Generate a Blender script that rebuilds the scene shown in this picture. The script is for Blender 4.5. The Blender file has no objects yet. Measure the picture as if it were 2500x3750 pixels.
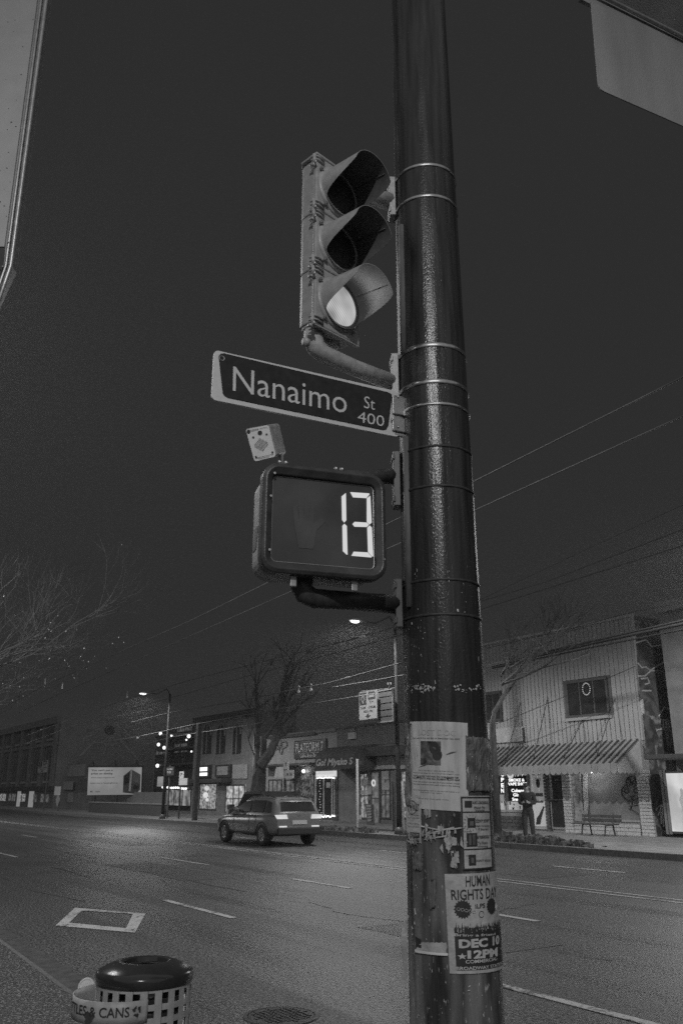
import bpy, math, random
from mathutils import Vector as V, Matrix
random.seed(7)
S = bpy.context.scene
COL = S.collection

# ---------------------------------------------------------------- camera
FPX, PITCH, YAW, EYE = 3080.0, math.radians(18.4), math.radians(33.7), 1.6
FH = V((-math.cos(YAW), math.sin(YAW), 0)); RT = V((FH.y, -FH.x, 0)); UPZ = V((0, 0, 1))
FW = FH*math.cos(PITCH) + UPZ*math.sin(PITCH); UPC = -FH*math.sin(PITCH) + UPZ*math.cos(PITCH)
CAMP = V((0, 0, EYE))
cam = bpy.data.cameras.new('camera'); camo = bpy.data.objects.new('camera', cam); COL.objects.link(camo)
cam.sensor_fit = 'VERTICAL'; cam.sensor_height = 36; cam.sensor_width = 24; cam.lens = FPX/3750*36
cam.clip_start = 0.05; cam.clip_end = 1000
m = Matrix((RT, UPC, -FW)).transposed().to_4x4(); m.translation = CAMP
camo.matrix_world = m
S.camera = camo
# ---------------------------------------------------------------- night sky, added fill sun, exposure
W = bpy.data.worlds.new('World'); S.world = W; W.use_nodes = True
nt = W.node_tree; nt.nodes.clear()
wo = nt.nodes.new('ShaderNodeOutputWorld'); bg = nt.nodes.new('ShaderNodeBackground')
sky = nt.nodes.new('ShaderNodeTexSky'); sky.sky_type = 'NISHITA'; sky.sun_disc = False
sky.sun_elevation = math.radians(-4); sky.sun_rotation = math.radians(150)
bw = nt.nodes.new('ShaderNodeRGBToBW'); ma = nt.nodes.new('ShaderNodeMath'); ma.operation = 'MULTIPLY_ADD'
ma.inputs[1].default_value = 0.02; ma.inputs[2].default_value = 0.025      # clouded city sky, nearly even
nt.links.new(sky.outputs[0], bw.inputs[0]); nt.links.new(bw.outputs[0], ma.inputs[0])
nt.links.new(ma.outputs[0], bg.inputs[0]); bg.inputs[1].default_value = 1.0
nt.links.new(bg.outputs[0], wo.inputs[0])
sun = bpy.data.lights.new('fill_sun', 'SUN'); sun.energy = 0.42; sun.angle = math.radians(120)  # broad sun lamp added as fill to lift dark surfaces
suno = bpy.data.objects.new('fill_sun', sun); COL.objects.link(suno); suno.rotation_euler = (math.radians(38), 0, math.radians(62))
S.view_settings.view_transform = 'Standard'; S.view_settings.look = 'None'
S.view_settings.exposure = 0; S.view_settings.gamma = 1
S.render.engine = 'CYCLES'; S.cycles.use_denoising = False; S.cycles.sample_clamp_direct = 2.5; S.cycles.max_bounces = 5
S.cycles.sample_clamp_indirect = 1

# ---------------------------------------------------------------- pixel of the photograph -> point in the place
def ray(x, y): return FW*FPX + RT*(x-1250) + UPC*(1875-y)
def onZ(x, y, z=0.): d = ray(x, y); return CAMP + d*((z-EYE)/d.z)
def onY(x, y, Y): d = ray(x, y); return CAMP + d*(Y/d.y)
def onX(x, y, X): d = ray(x, y); return CAMP + d*(X/d.x)
def atD(x, y, D): d = ray(x, y); return CAMP + d*(D/math.hypot(d.x, d.y))
def depth(x, y, D): return CAMP + ray(x, y)*(D/FPX)
def az(a): a = math.radians(a); return FH*math.cos(a) + RT*math.sin(a)
def onP(x, y, pt, a):
    n = az(a).cross(UPZ); d = ray(x, y); return CAMP + d*((pt-CAMP).dot(n)/d.dot(n))
def fr(x0, y0, x1, y1, Y):
    yc = (y0+y1)/2; xc = (x0+x1)/2
    return onY(x0, yc, Y).x, onY(x1, yc, Y).x, onY(xc, y1, Y).z, onY(xc, y0, Y).z

# ---------------------------------------------------------------- materials (all neutral grey: a black-and-white place)
def mat(name, col, rough=.7, var=.25, scale=6., bump=0., bscale=60., metal=0., stretch=(1, 1, 1), coat=0., spec=.5, detail=4.):
    mt = bpy.data.materials.new(name); mt.use_nodes = True; n = mt.node_tree; b = n.nodes['Principled BSDF']
    b.inputs['Roughness'].default_value = rough; b.inputs['Metallic'].default_value = metal
    b.inputs['Coat Weight'].default_value = coat; b.inputs['Specular IOR Level'].default_value = spec
    g = n.nodes.new('ShaderNodeNewGeometry'); mp = n.nodes.new('ShaderNodeMapping'); mp.inputs['Scale'].default_value = stretch
    n.links.new(g.outputs['Position'], mp.inputs['Vector'])
    nz = n.nodes.new('ShaderNodeTexNoise'); nz.inputs['Scale'].default_value = scale; nz.inputs['Detail'].default_value = detail
    n.links.new(mp.outputs[0], nz.inputs['Vector'])
    rp = n.nodes.new('ShaderNodeMapRange'); rp.inputs['From Min'].default_value = .3; rp.inputs['From Max'].default_value = .7
    rp.inputs['To Min'].default_value = col*(1-var); rp.inputs['To Max'].default_value = min(.95, col*(1+var))
    n.links.new(nz.outputs['Fac'], rp.inputs['Value']); n.links.new(rp.outputs[0], b.inputs['Base Color'])
    if bump:
        n2 = n.nodes.new('ShaderNodeTexNoise'); n2.inputs['Scale'].default_value = bscale; n2.inputs['Detail'].default_value = 3
        n.links.new(mp.outputs[0], n2.inputs['Vector'])
        bp = n.nodes.new('ShaderNodeBump'); bp.inputs['Strength'].default_value = bump; bp.inputs['Distance'].default_value = .02
        n.links.new(n2.outputs['Fac'], bp.inputs['Height']); n.links.new(bp.outputs[0], b.inputs['Normal'])
    return mt
def emit(name, s, base=.5):
    mt = bpy.data.materials.new(name); mt.use_nodes = True; b = mt.node_tree.nodes['Principled BSDF']
    b.inputs['Base Color'].default_value = (base, base, base, 1); b.inputs['Emission Color'].default_value = (1, 1, 1, 1)
    b.inputs['Emission Strength'].default_value = s; b.inputs['Roughness'].default_value = .5
    return mt
def emit_noise(name, lo, hi, scale, stretch=(1, 1, 1), t0=.4, t1=.62):
    """a lit shop interior or lens: its own brightness differs from place to place"""
    mt = emit(name, 1.); n = mt.node_tree; b = n.nodes['Principled BSDF']
    g = n.nodes.new('ShaderNodeNewGeometry'); mp = n.nodes.new('ShaderNodeMapping'); mp.inputs['Scale'].default_value = stretch
    n.links.new(g.outputs['Position'], mp.inputs[0]); nz = n.nodes.new('ShaderNodeTexNoise')
    nz.inputs['Scale'].default_value = scale; nz.inputs['Detail'].default_value = 3
    n.links.new(mp.outputs[0], nz.inputs['Vector'])
    rp = n.nodes.new('ShaderNodeMapRange'); rp.inputs['From Min'].default_value = t0; rp.inputs['From Max'].default_value = t1
    rp.inputs['To Min'].default_value = lo; rp.inputs['To Max'].default_value = hi
    n.links.new(nz.outputs['Fac'], rp.inputs['Value']); n.links.new(rp.outputs[0], b.inputs['Emission Strength'])
    b.inputs['Base Color'].default_value = (.2, .2, .2, 1)
    return mt

# ---------------------------------------------------------------- mesh helpers
class MB:
    def __init__(s): s.v = []; s.f = []; s.mi = []
    def add(s, vs, fs, mi=0):
        o = len(s.v); s.v += [tuple(p) for p in vs]; s.f += [tuple(i+o for i in f) for f in fs]; s.mi += [mi]*len(fs); return s
    def obox(s, c, ax, ay, azv, mi=0):          # centre and three half-axis vectors
        c = V(c); P = [c+ax*i+ay*j+azv*k for k in (-1, 1) for j in (-1, 1) for i in (-1, 1)]
        return s.add(P, [(0, 2, 3, 1), (4, 5, 7, 6), (0, 1, 5, 4), (2, 6, 7, 3), (0, 4, 6, 2), (1, 3, 7, 5)], mi)
    def box(s, x0, x1, y0, y1, z0, z1, mi=0):
        return s.obox(((x0+x1)/2, (y0+y1)/2, (z0+z1)/2), V(((x1-x0)/2, 0, 0)), V((0, (y1-y0)/2, 0)), V((0, 0, (z1-z0)/2)), mi)
    def prism(s, pts, off, mi=0):               # closed outline, extruded by a vector
        n = len(pts); off = V(off); P = [V(p) for p in pts]; Q = [p+off for p in P]
        return s.add(P+Q, [tuple(range(n-1, -1, -1)), tuple(range(n, 2*n))]+[(i, (i+1) % n, n+(i+1) % n, n+i) for i in range(n)], mi)
    def tube(s, pts, r, n=8, mi=0, caps=True):
        pts = [V(p) for p in pts]; rs = r if isinstance(r, (list, tuple)) else [r]*len(pts)
        o = len(s.v); ref = None
        for i, p in enumerate(pts):
            t = (pts[min(i+1, len(pts)-1)]-pts[max(i-1, 0)]).normalized()
            if ref is None: ref = t.cross(V((0, 0, 1))) if abs(t.z) < .95 else t.cross(V((0, 1, 0)))
            a = (ref - t*ref.dot(t)).normalized(); b = t.cross(a); ref = a
            for k in range(n):
                g = 2*math.pi*k/n; s.v.append(tuple(p + (a*math.cos(g)+b*math.sin(g))*rs[i]))
        for i in range(len(pts)-1):
            for k in range(n):
                s.f.append((o+i*n+k, o+i*n+(k+1) % n, o+(i+1)*n+(k+1) % n, o+(i+1)*n+k)); s.mi.append(mi)
        if caps:
            s.f.append(tuple(o+k for k in range(n-1, -1, -1))); s.f.append(tuple(o+(len(pts)-1)*n+k for k in range(n))); s.mi += [mi, mi]
        return s
    def lathe(s, prof, org=(0, 0, 0), n=32, A=None, B=None, Cx=None, mi=0):   # profile of (radius, height)
        A = A or V((1, 0, 0)); B = B or V((0, 1, 0)); Cx = Cx or V((0, 0, 1)); org = V(org); o = len(s.v)
        for r, h in prof:
            for k in range(n):
                g = 2*math.pi*k/n; s.v.append(tuple(org+(A*math.cos(g)+B*math.sin(g))*r+Cx*h))
        for i in range(len(prof)-1):
            for k in range(n):
                s.f.append((o+i*n+k, o+i*n+(k+1) % n, o+(i+1)*n+(k+1) % n, o+(i+1)*n+k)); s.mi.append(mi)
        return s
    def grid(s, fn, nu, nv, mi=0):
        o = len(s.v)
        for j in range(nv+1):
            for i in range(nu+1): s.v.append(tuple(fn(i/nu, j/nv)))
        for j in range(nv):
            for i in range(nu):
                a = o+j*(nu+1)+i; s.f.append((a, a+1, a+nu+2, a+nu+1)); s.mi.append(mi)
        return s
    def ball(s, c, r, n=8, mi=0):
        c = V(c); r = r if isinstance(r, (tuple, list)) else (r, r, r)
        return s.grid(lambda u, v: c+V((r[0]*math.cos(2*math.pi*u)*math.sin(math.pi*v), r[1]*math.sin(2*math.pi*u)*math.sin(math.pi*v), -r[2]*math.cos(math.pi*v))), n, max(4, n//2), mi)
    def mesh(s, name, mats, smooth=False):
        me = bpy.data.meshes.new(name); me.from_pydata(s.v, [], s.f)
        for mm in (mats if isinstance(mats, (list, tuple)) else [mats]): me.materials.append(mm)
        me.polygons.foreach_set('material_index', s.mi)
        if smooth: me.polygons.foreach_set('use_smooth', [True]*len(s.f))
        me.update(); return me
    def build(s, name, mats, parent=None, smooth=False, bev=0., auto=None):
        o = link(name, s.mesh(name, mats, smooth), parent)
        if bev:
            b = o.modifiers.new('bevel', 'BEVEL'); b.width = bev; b.segments = 2; b.limit_method = 'ANGLE'
        if auto and smooth: o.data.set_sharp_from_angle(angle=math.radians(auto))
        return o
def link(name, data, parent=None):
    o = bpy.data.objects.new(name, data); COL.objects.link(o)
    if parent is not None: attach(o, parent)
    return o
def attach(o, parent):
    o.parent = parent
    if parent.parent is None: o.matrix_parent_inverse = Matrix.Translation(-V(parent.location))
def thing(name, label, cat, loc, group=None):
    o = bpy.data.objects.new(name, None); COL.objects.link(o); o.location = loc; o.empty_display_size = .1
    return tag(o, label, cat, group)
def tag(o, label, cat, group=None):
    o['label'] = label; o['category'] = cat
    if group: o['group'] = group
    return o
def struct(o): o['kind'] = 'structure'; return o
def copy_tree(o, parent=None):
    c = o.copy(); COL.objects.link(c)
    if parent is not None: c.parent = parent
    for ch in list(o.children): copy_tree(ch, c)
    return c
_TC = {}
def text_data(s, bold=0., shear=0., font=None):
    k = (s, bold, shear)
    if k in _TC: return _TC[k]
    cu = bpy.data.curves.new('t', 'FONT'); cu.body = s; cu.size = 1; cu.offset = bold; cu.shear = shear; cu.resolution_u = 3
    o = bpy.data.objects.new('t', cu); COL.objects.link(o)
    dg = bpy.context.evaluated_depsgraph_get(); me = bpy.data.meshes.new_from_object(o.evaluated_get(dg))
    vs = [v.co.copy() for v in me.vertices]; fs = [tuple(p.vertices) for p in me.polygons]
    bpy.data.objects.remove(o); bpy.data.curves.remove(cu); bpy.data.meshes.remove(me)
    x0 = min(v.x for v in vs); x1 = max(v.x for v in vs); y0 = min(v.y for v in vs); y1 = max(v.y for v in vs)
    vs = [((v.x-x0)/max(1e-6, x1-x0), (v.y-y0)/max(1e-6, y1-y0)) for v in vs]
    _TC[k] = (vs, fs, (x1-x0)/max(1e-6, y1-y0)); return _TC[k]
def lettering(s, mp, mt, parent, bold=0., shear=0., name='lettering'):
    """mp(u, v): the unit box of the words -> world point"""
    vs, fs, _ = text_data(s, bold, shear)
    return MB().add([mp(u, v) for u, v in vs], fs).build(name, mt, parent)
def quadmap(tl, tr, br, bl, off=V((0, 0, 0))):
    tl, tr, br, bl = V(tl), V(tr), V(br), V(bl)
    return lambda u, v: (bl*(1-u)+br*u)*(1-v) + (tl*(1-u)+tr*u)*v + off
def fmap(X0, X1, Z0, Z1, Y, d=.02): return lambda u, v: V((X0+(X1-X0)*u, Y-d, Z0+(Z1-Z0)*v))

# shared materials
asphalt_dark = None
M = dict(
 steel=mat('galvanized_steel', .42, .42, .2, 30, metal=.75), band=mat('steel_band', .6, .25, .15, 40, metal=1.),
 sigpaint=mat('signal_grey_paint', .33, .38, .15, 25, .05, 200), sigin=mat('visor_black_paint', .04, .6, .2, 20),
 armpaint=mat('arm_paint', .38, .4, .2, 30, .08, 120), black=mat('black_paint', .03, .4, .2, 20), dark=mat('dark_metal', .06, .45, .3, 20),
 bezel=mat('bezel_dark_paint', .05, .35, .3, 20, .05, 150), screen=mat('smoked_screen', .055, .3, .35, 5), white=mat('white_paint', .75, .5, .08, 12),
 signwhite=mat('reflective_white', .58, .5, .06, 40), lanesign=mat('grey_lane_sign', .26, .6, .12, 12), signblack=mat('sign_black', .03, .6, .2, 30, spec=.15), ink=mat('black_ink', .03, .6, .1, 30),  # lane sign has an even grey, set low against the close lamp
 paper=mat('damp_paper', .5, .75, .22, 9, .25, 30, stretch=(3, 3, .6)), paper2=mat('grey_paper', .42, .7, .18, 25, .2, 60),
 film=mat('wet_plastic_film', .16, .12, .5, 22, .9, 55, coat=.6, stretch=(1, 1, .5)), rubber=mat('rubber', .025, .8, .2, 20),
 glassdark=mat('dark_glass', .03, .12, .3, 3), chrome=mat('chrome', .6, .2, .1, 5, metal=1.),
 wire=mat('wire_metal', .13, .6, .2, 5, metal=.4), cable=mat('black_cable', .03, .7, .2, 5), bark=mat('wet_bark', .07, .8, .4, 14, .5, 40, stretch=(1, 1, .3)),
 twig=mat('twig_bark', .10, .7, .3, 14), bud=mat('pale_buds', .7, .5, .2, 40),
 lampglow=emit('lamp_lens_lit', 30.), neon=emit('neon_white', 1.3), bulb=emit('fairy_bulb_lit', 4.), digit=emit('digit_lit', .62, .05),
)

# ================================================================ THE GROUND
def road_material():
    mt = bpy.data.materials.new('wet_asphalt'); mt.use_nodes = True; n = mt.node_tree; b = n.nodes['Principled BSDF']; L = n.links.new
    g = n.nodes.new('ShaderNodeNewGeometry')
    def noise(sc, st, det=3):
        mp = n.nodes.new('ShaderNodeMapping'); mp.inputs['Scale'].default_value = st; L(g.outputs['Position'], mp.inputs[0])
        z = n.nodes.new('ShaderNodeTexNoise'); z.inputs['Scale'].default_value = sc; z.inputs['Detail'].default_value = det; L(mp.outputs[0], z.inputs['Vector']); return z.outputs['Fac']
    def rng(x, a, bb, c, d):
        r = n.nodes.new('ShaderNodeMapRange'); r.inputs[1].default_value = a; r.inputs[2].default_value = bb; r.inputs[3].default_value = c; r.inputs[4].default_value = d; L(x, r.inputs[0]); return r.outputs[0]
    def mul(a, c):
        q = n.nodes.new('ShaderNodeMath'); q.operation = 'MULTIPLY'; L(a, q.inputs[0]); L(c, q.inputs[1]); return q.outputs[0]
    grit = rng(noise(34, (1, 1, 1), 3), .38, .66, .1, 2.4)
    tracks = rng(noise(.9, (.05, 1.6, 1), 3), .3, .7, .72, 1.25)
    patch = rng(noise(.35, (1, 1, 1), 4), .3, .7, .8, 1.2)
    c = mul(mul(grit, tracks), patch)
    k = n.nodes.new('ShaderNodeMath'); k.operation = 'MULTIPLY'; L(c, k.inputs[0]); k.inputs[1].default_value = .056
    L(k.outputs[0], b.inputs['Base Color'])
    L(rng(noise(.9, (.05, 1.6, 1), 3), .35, .65, .60, .34), b.inputs['Roughness'])
    bp = n.nodes.new('ShaderNodeBump'); bp.inputs['Strength'].default_value = .5; bp.inputs['Distance'].default_value = .012
    L(noise(60, (1, 1, 1), 2), bp.inputs['Height']); L(bp.outputs[0], b.inputs['Normal'])
    return mt
M['road'] = road_material()
M['pave'] = None; M['farpave'] = mat('far_pavement_concrete', .2, .65, .3, 3, .2, 30)
M['gutter'] = mat('gutter_concrete', .045, .7, .5, 9, .3, 50); M['kerb'] = mat('kerb_concrete', .10, .8, .25, 10, .3, 60); M['soil'] = mat('ground_soil', .08, .9, .3, 2)
M['marking'] = mat('worn_road_paint', .42, .6, .3, 22, .3, 60, detail=6.); M['patch'] = mat('asphalt_patch', .038, .6, .6, 45, .5, 60, detail=2.); M['tar'] = mat('crack_tar', .03, .5, .2, 9)
def coarse():
    mt = mat('coarse_pavement', .05, .6, 0, 6, .9, 60, detail=2.); n = mt.node_tree; b = n.nodes['Principled BSDF']; L = n.links.new; g = n.nodes.new('ShaderNodeNewGeometry')
    a = n.nodes.new('ShaderNodeTexNoise'); a.inputs['Scale'].default_value = 48; a.inputs['Detail'].default_value = 2; L(g.outputs['Position'], a.inputs['Vector'])
    r_ = n.nodes.new('ShaderNodeMapRange'); r_.inputs[1].default_value = .52; r_.inputs[2].default_value = .66; r_.inputs[3].default_value = .016; r_.inputs[4].default_value = .22; L(a.outputs['Fac'], r_.inputs[0]); L(r_.outputs[0], b.inputs['Base Color']); return mt
M['pave'] = coarse()
KY, FK, PZ, NZ = 2.37, 19.0, .15, .10
struct(MB().grid(lambda u, v: V((-420+820*u, -300+700*v, -.03)), 8, 8).build('ground', M['soil']))
struct(MB().grid(lambda u, v: V((-300+420*u, 2.2+17.0*v, 0)), 60, 8).build('road', M['road']))
near = [(-300, KY+.0), (-12, KY+.16), (-7.4, KY-.02), (-5.0, KY+.12), (-4.4, 2.95), (-3.2, 3.05), (12, 3.05), (12, -16), (-300, -16)]
struct(MB().prism([(x, y, -.02) for x, y in near], (0, 0, NZ+.02)).build('pavement', M['pave']))
kb = MB()
for (a, b) in zip(near[:6], near[1:7]):
    kb.prism([(a[0], a[1], -.01), (b[0], b[1], -.01), (b[0], b[1]+.05, -.01), (a[0], a[1]+.05, -.01)], (0, 0, NZ+.016))
struct(kb.build('kerb', M['kerb'], bev=.01))
gk = [(-300, KY+.06), (-12, KY+.22), (-7.4, KY+.03), (-5.4, KY+.12)]; rg_ = random.Random(6); go_ = []; xg = -5.4
while xg > -40: go_.append((xg, KY+.42+.10*min(1, max(0, (-xg-6)/6))+rg_.uniform(-.035, .035))); xg -= rg_.uniform(.05, .22)
struct(MB().prism([(x, y, .001) for x, y in gk+go_+[(-300, KY+.45)]], (0, 0, .004)).build('gutter', M['gutter']))
struct(MB().box(-300, 60, FK+.16, 60, -.02, PZ).build('pavement', M['farpave']))
i = 0
KME = MB().box(-1.49, 1.49, 0, .155, -.02, PZ+.006).mesh('kerb', M['kerb'])
for x in range(-120, 0, 3):
    k = struct(link('kerb', KME)); k.location = (x, FK, random.uniform(-.004, .004))
def worn_paint():
    mt = M['marking']; n = mt.node_tree; b = n.nodes['Principled BSDF']; L = n.links.new; g = n.nodes.new('ShaderNodeNewGeometry')
    a = n.nodes.new('ShaderNodeTexNoise'); a.inputs['Scale'].default_value = 26; a.inputs['Detail'].default_value = 6; L(g.outputs['Position'], a.inputs['Vector'])
    c = n.nodes.new('ShaderNodeTexNoise'); c.inputs['Scale'].default_value = 2.2; c.inputs['Detail'].default_value = 3; L(g.outputs['Position'], c.inputs['Vector'])
    q = n.nodes.new('ShaderNodeMath'); q.operation = 'ADD'; L(a.outputs['Fac'], q.inputs[0]); L(c.outputs['Fac'], q.inputs[1])
    r_ = n.nodes.new('ShaderNodeMapRange'); r_.inputs[1].default_value = .82; r_.inputs[2].default_value = .98; r_.inputs[3].default_value = .07; r_.inputs[4].default_value = .40; L(q.outputs[0], r_.inputs[0]); L(r_.outputs[0], b.inputs['Base Color'])
worn_paint()
def marking(pts, name='lane_marking', z=.004, mt=None):
    o = MB().prism([(p[0], p[1], z) for p in pts], (0, 0, .004)).build(name, mt or M['marking']); return struct(o)
def dash(x0, x1, y, w=.1): marking([(x0, y-w/2), (x1, y-w/2), (x1, y+w/2), (x0, y+w/2)])
for x0, x1, y in [(-13.4, -11.05, 5.65), (-26, -24.1, 6.0), (-21.8, -19.1, 9.05), (-27.8, -25.8, 9.1), (-6.3, -2.2, 5.72), (-36, -34, 9.1), (-38, -36, 6.0), (-50, -46, 9.1),
                  (-10.4, -8.6, 8.8), (-15.2, -13.2, 9.0), (-21, -19, 15.3), (-30, -28, 15.3), (-14.5, -12.5, 15.4)]: dash(x0, x1, y)
for y in (12.0, 12.3): dash(-80, -3, y, .07)
for q in ([(205, 3390), (275, 3325), (301, 3335), (253, 3380)], [(275, 3325), (533, 3347), (488, 3347), (301, 3335)],
          [(533, 3347), (495, 3416), (462, 3400), (488, 3347)], [(495, 3416), (205, 3390), (253, 3380), (462, 3400)]):
    marking([onZ(*p, z=.004) for p in q], 'diamond_marking')
cr = MB()
for pl in ([(190, 3177), (230, 3183), (325, 3213)], [(90, 3085), (250, 3123), (345, 3142)], [(640, 3210), (760, 3240), (900, 3265)]):
    g = [onZ(*p, z=.002) for p in pl]
    for a, b in zip(g[:-1], g[1:]): cr.prism([(a.x, a.y-.03, .001), (b.x, b.y-.03, .001), (b.x, b.y+.03, .001), (a.x, a.y+.03, .001)], (0, 0, .003))
struct(cr.build('crack_seal', M['tar']))
rp_ = random.Random(31)
for (xa, xb, ya, yb) in ((-9.5, -7.2, 6.6, 7.7), (-20.5, -16.0, 7.1, 8.2), (-14.2, -12.6, 13.1, 14.6), (-33, -27, 10.0, 11.2)):
    n_ = 14; P = [(xa+(xb-xa)*k/n_, ya+rp_.uniform(-.03, .03)) for k in range(n_+1)]+[(xb-(xb-xa)*k/n_, yb+rp_.uniform(-.03, .03)) for k in range(n_+1)]
    struct(MB().prism([(x, y, .0005) for x, y in P], (0, 0, .0028)).build('asphalt_patch', M['patch']))
for pl in ([(-12, 7.4), (-10.4, 7.1), (-9, 7.5), (-7.6, 7.2), (-6, 7.5)], [(-24, 4.2), (-20, 4.5), (-16, 4.3), (-13.5, 4.6)], [(-10, 10.2), (-9.6, 9.1), (-9.9, 8.3), (-9.5, 7.4)]):
    q_ = MB(); pts_ = []
    for (x0, y0), (x1, y1) in zip(pl[:-1], pl[1:]):
        for k in range(6): pts_.append((x0+(x1-x0)*k/6+rp_.gauss(0, .02), y0+(y1-y0)*k/6+rp_.gauss(0, .025)))
    q_.tube([(x, y, -.006) for x, y in pts_], .0125, 6); struct(q_.build('crack_seal', M['tar']))
# manhole
M['iron'] = mat('cast_iron', .018, .6, .3, 20, .3, 60)
mc = onZ(1030, 3722); mh = thing('manhole_cover', 'round dark iron manhole cover set in the asphalt', 'manhole cover', (mc.x, mc.y, 0))
MB().lathe([(.0, .008), (.245, .008), (.25, .004), (.25, -.01)], (mc.x, mc.y, 0), 40).build('cover', M['iron'], mh)
MB().lathe([(.255, -.01), (.255, .008), (.285, .007), (.295, -.01)], (mc.x, mc.y, 0), 40).build('rim', M['iron'], mh)
st = MB()
for a in range(-5, 6):
    for b in range(-5, 6):
        if a*a+b*b < 26: st.box(mc.x+a*.042-.013, mc.x+a*.042+.013, mc.y+b*.042-.013, mc.y+b*.042+.013, .006, .012)
o_ = st.build('raised_studs', M['iron'], mh); o_['kind'] = 'stuff'
# heaps of wet leaves and slush along the far kerb
def litter():
    mb = MB(); rnd = random.Random(3)
    for _ in range(1700):
        u = rnd.random(); x = -32+14.5*u + rnd.gauss(0, .5)
        if -27.2 < x < -25.2: continue
        y = FK+.32+abs(rnd.gauss(0, .22)); h = max(.01, rnd.gauss(.05, .03))*(1.3 if -22 < x < -18 else .8); w = rnd.uniform(.03, .10); a = rnd.random()*3
        A = V((math.cos(a), math.sin(a), rnd.uniform(-.3, .3)))*w; B = V((-math.sin(a), math.cos(a), rnd.uniform(-.3, .3)))*w*.6
        mb.obox((x, y, PZ+h*.8), A, B, V((rnd.uniform(-.02, .02), rnd.uniform(-.02, .02), h)))
    o = mb.build('leaf_litter', mat('wet_leaf_litter', .09, .45, .7, 9, .4, 30)); o['kind'] = 'stuff'
litter()

# ================================================================ STREET LAMPS
M['lamppole'] = mat('dull_dark_post', .02, .85, .2, 6, spec=.1)
def lamp(base, head, hz, label, power, spot=True, poler=.09, ph=None):
    bx, by = base; t = thing('street_lamp', label, 'street lamp', (bx, by, PZ if by > 10 else NZ), 'street lamps along the road')
    z0 = PZ if by > 10 else NZ; ph = ph or hz-.6
    MB().tube([(bx, by, z0), (bx, by, z0+.6), (bx, by, ph)], [poler*1.15, poler, poler*.62], 12).build('pole', M['lamppole'], t, True)
    MB().tube([(bx, by, z0), (bx, by, z0+.25)], [poler*2.1, poler*1.5], 12).build('base', M['dark'], t, True)
    hx, hy = head; d = V((hx-bx, hy-by, 0)); L = d.length; d.normalize()
    pts = [V((bx, by, ph-.05)), V((bx, by, ph))+d*L*.15+V((0, 0, .28)), V((bx, by, hz+.05))+d*L*.5, V((hx, hy, hz+.04))-d*.15]
    MB().tube(pts, [.045, .04, .036, .03], 8).build('arm', M['dark'], t, True)
    c = V((hx, hy, hz)); s = d.cross(UPZ)
    hd = MB(); n = 12
    for kk, (q, w, zt, zb) in enumerate([(-.3, .05, .05, 0), (-.15, .1, .1, 0), (.1, .15, .11, 0), (.3, .12, .07, 0), (.38, .04, .03, .01)]): pass
    def cob(u, v):
        q = -.3+.68*v; w = .16*math.sin(math.pi*min(1, .12+.86*v))**.6; a = math.pi*u
        return c+d*q+s*(w*math.cos(a))+UPZ*(.02+.11*math.sin(a)*math.sin(math.pi*(.1+.85*v)))
    hd.grid(cob, 10, 8); hd.grid(lambda u, v: c+d*(-.3+.68*v)+s*(.16*math.sin(math.pi*min(1, .12+.86*v))**.6*(2*u-1))+UPZ*.018, 4, 8)
    hd.build('lamp_head', M['steel'], t, True)
    MB().grid(lambda u, v: c+d*(.1+.2*math.cos(2*math.pi*u)*math.sin(math.pi*v/2))+s*(.115*math.sin(2*math.pi*u)*math.sin(math.pi*v/2))+UPZ*(.015-.075*math.cos(math.pi*v/2)), 14, 5).build('lamp_lens', M['lampglow'], t, True)
    l = bpy.data.lights.new('lamp_light', 'SPOT'); l.energy = power; l.spot_size = math.radians(172); l.spot_blend = .35; l.shadow_soft_size = .12
    lo = link('lamp_light', l); lo.location = c+d*.1-UPZ*.16; lo['kind'] = 'helper'
    return t
pA = onY(1447, 2330, 19.6); hA = onX(1307, 2277, pA.x+.05)
lamp((pA.x, 19.6), (hA.x, hA.y), hA.z, 'street lamp burning brightest, its arm reaching left from a dark post behind the signal pole', 1700, ph=hA.z+.1)
pB = onY(620, 2600, 19.6); hB = onX(530, 2541, pB.x+.05)
lamp((pB.x, 19.6), (hB.x, hB.y), hB.z, 'smaller far street lamp lit over the road, left of the string-lit balcony', 1300, ph=hB.z+.1)
lamp((-12.0, -2.2), (-12.0, 0.0), 8.6, 'street lamp on the near pavement lighting the left of the road', 1700)
lamp((8.2, -6.0), (6.4, -4.4), 8.8, 'street lamp on the near pavement behind the camera', 2200)
lamp((-58.0, .2), (-58.0, 2.2), 8.8, 'added unseen street lamp far to the left, brightening the brick block', 5200)  # unseen lamp added to brighten the dark block and its side wall
lamp((-12.0, 23.0), (-12.0, 20.8), 8.4, 'street lamp on the far pavement right of the panelled shop', 2300)

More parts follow.
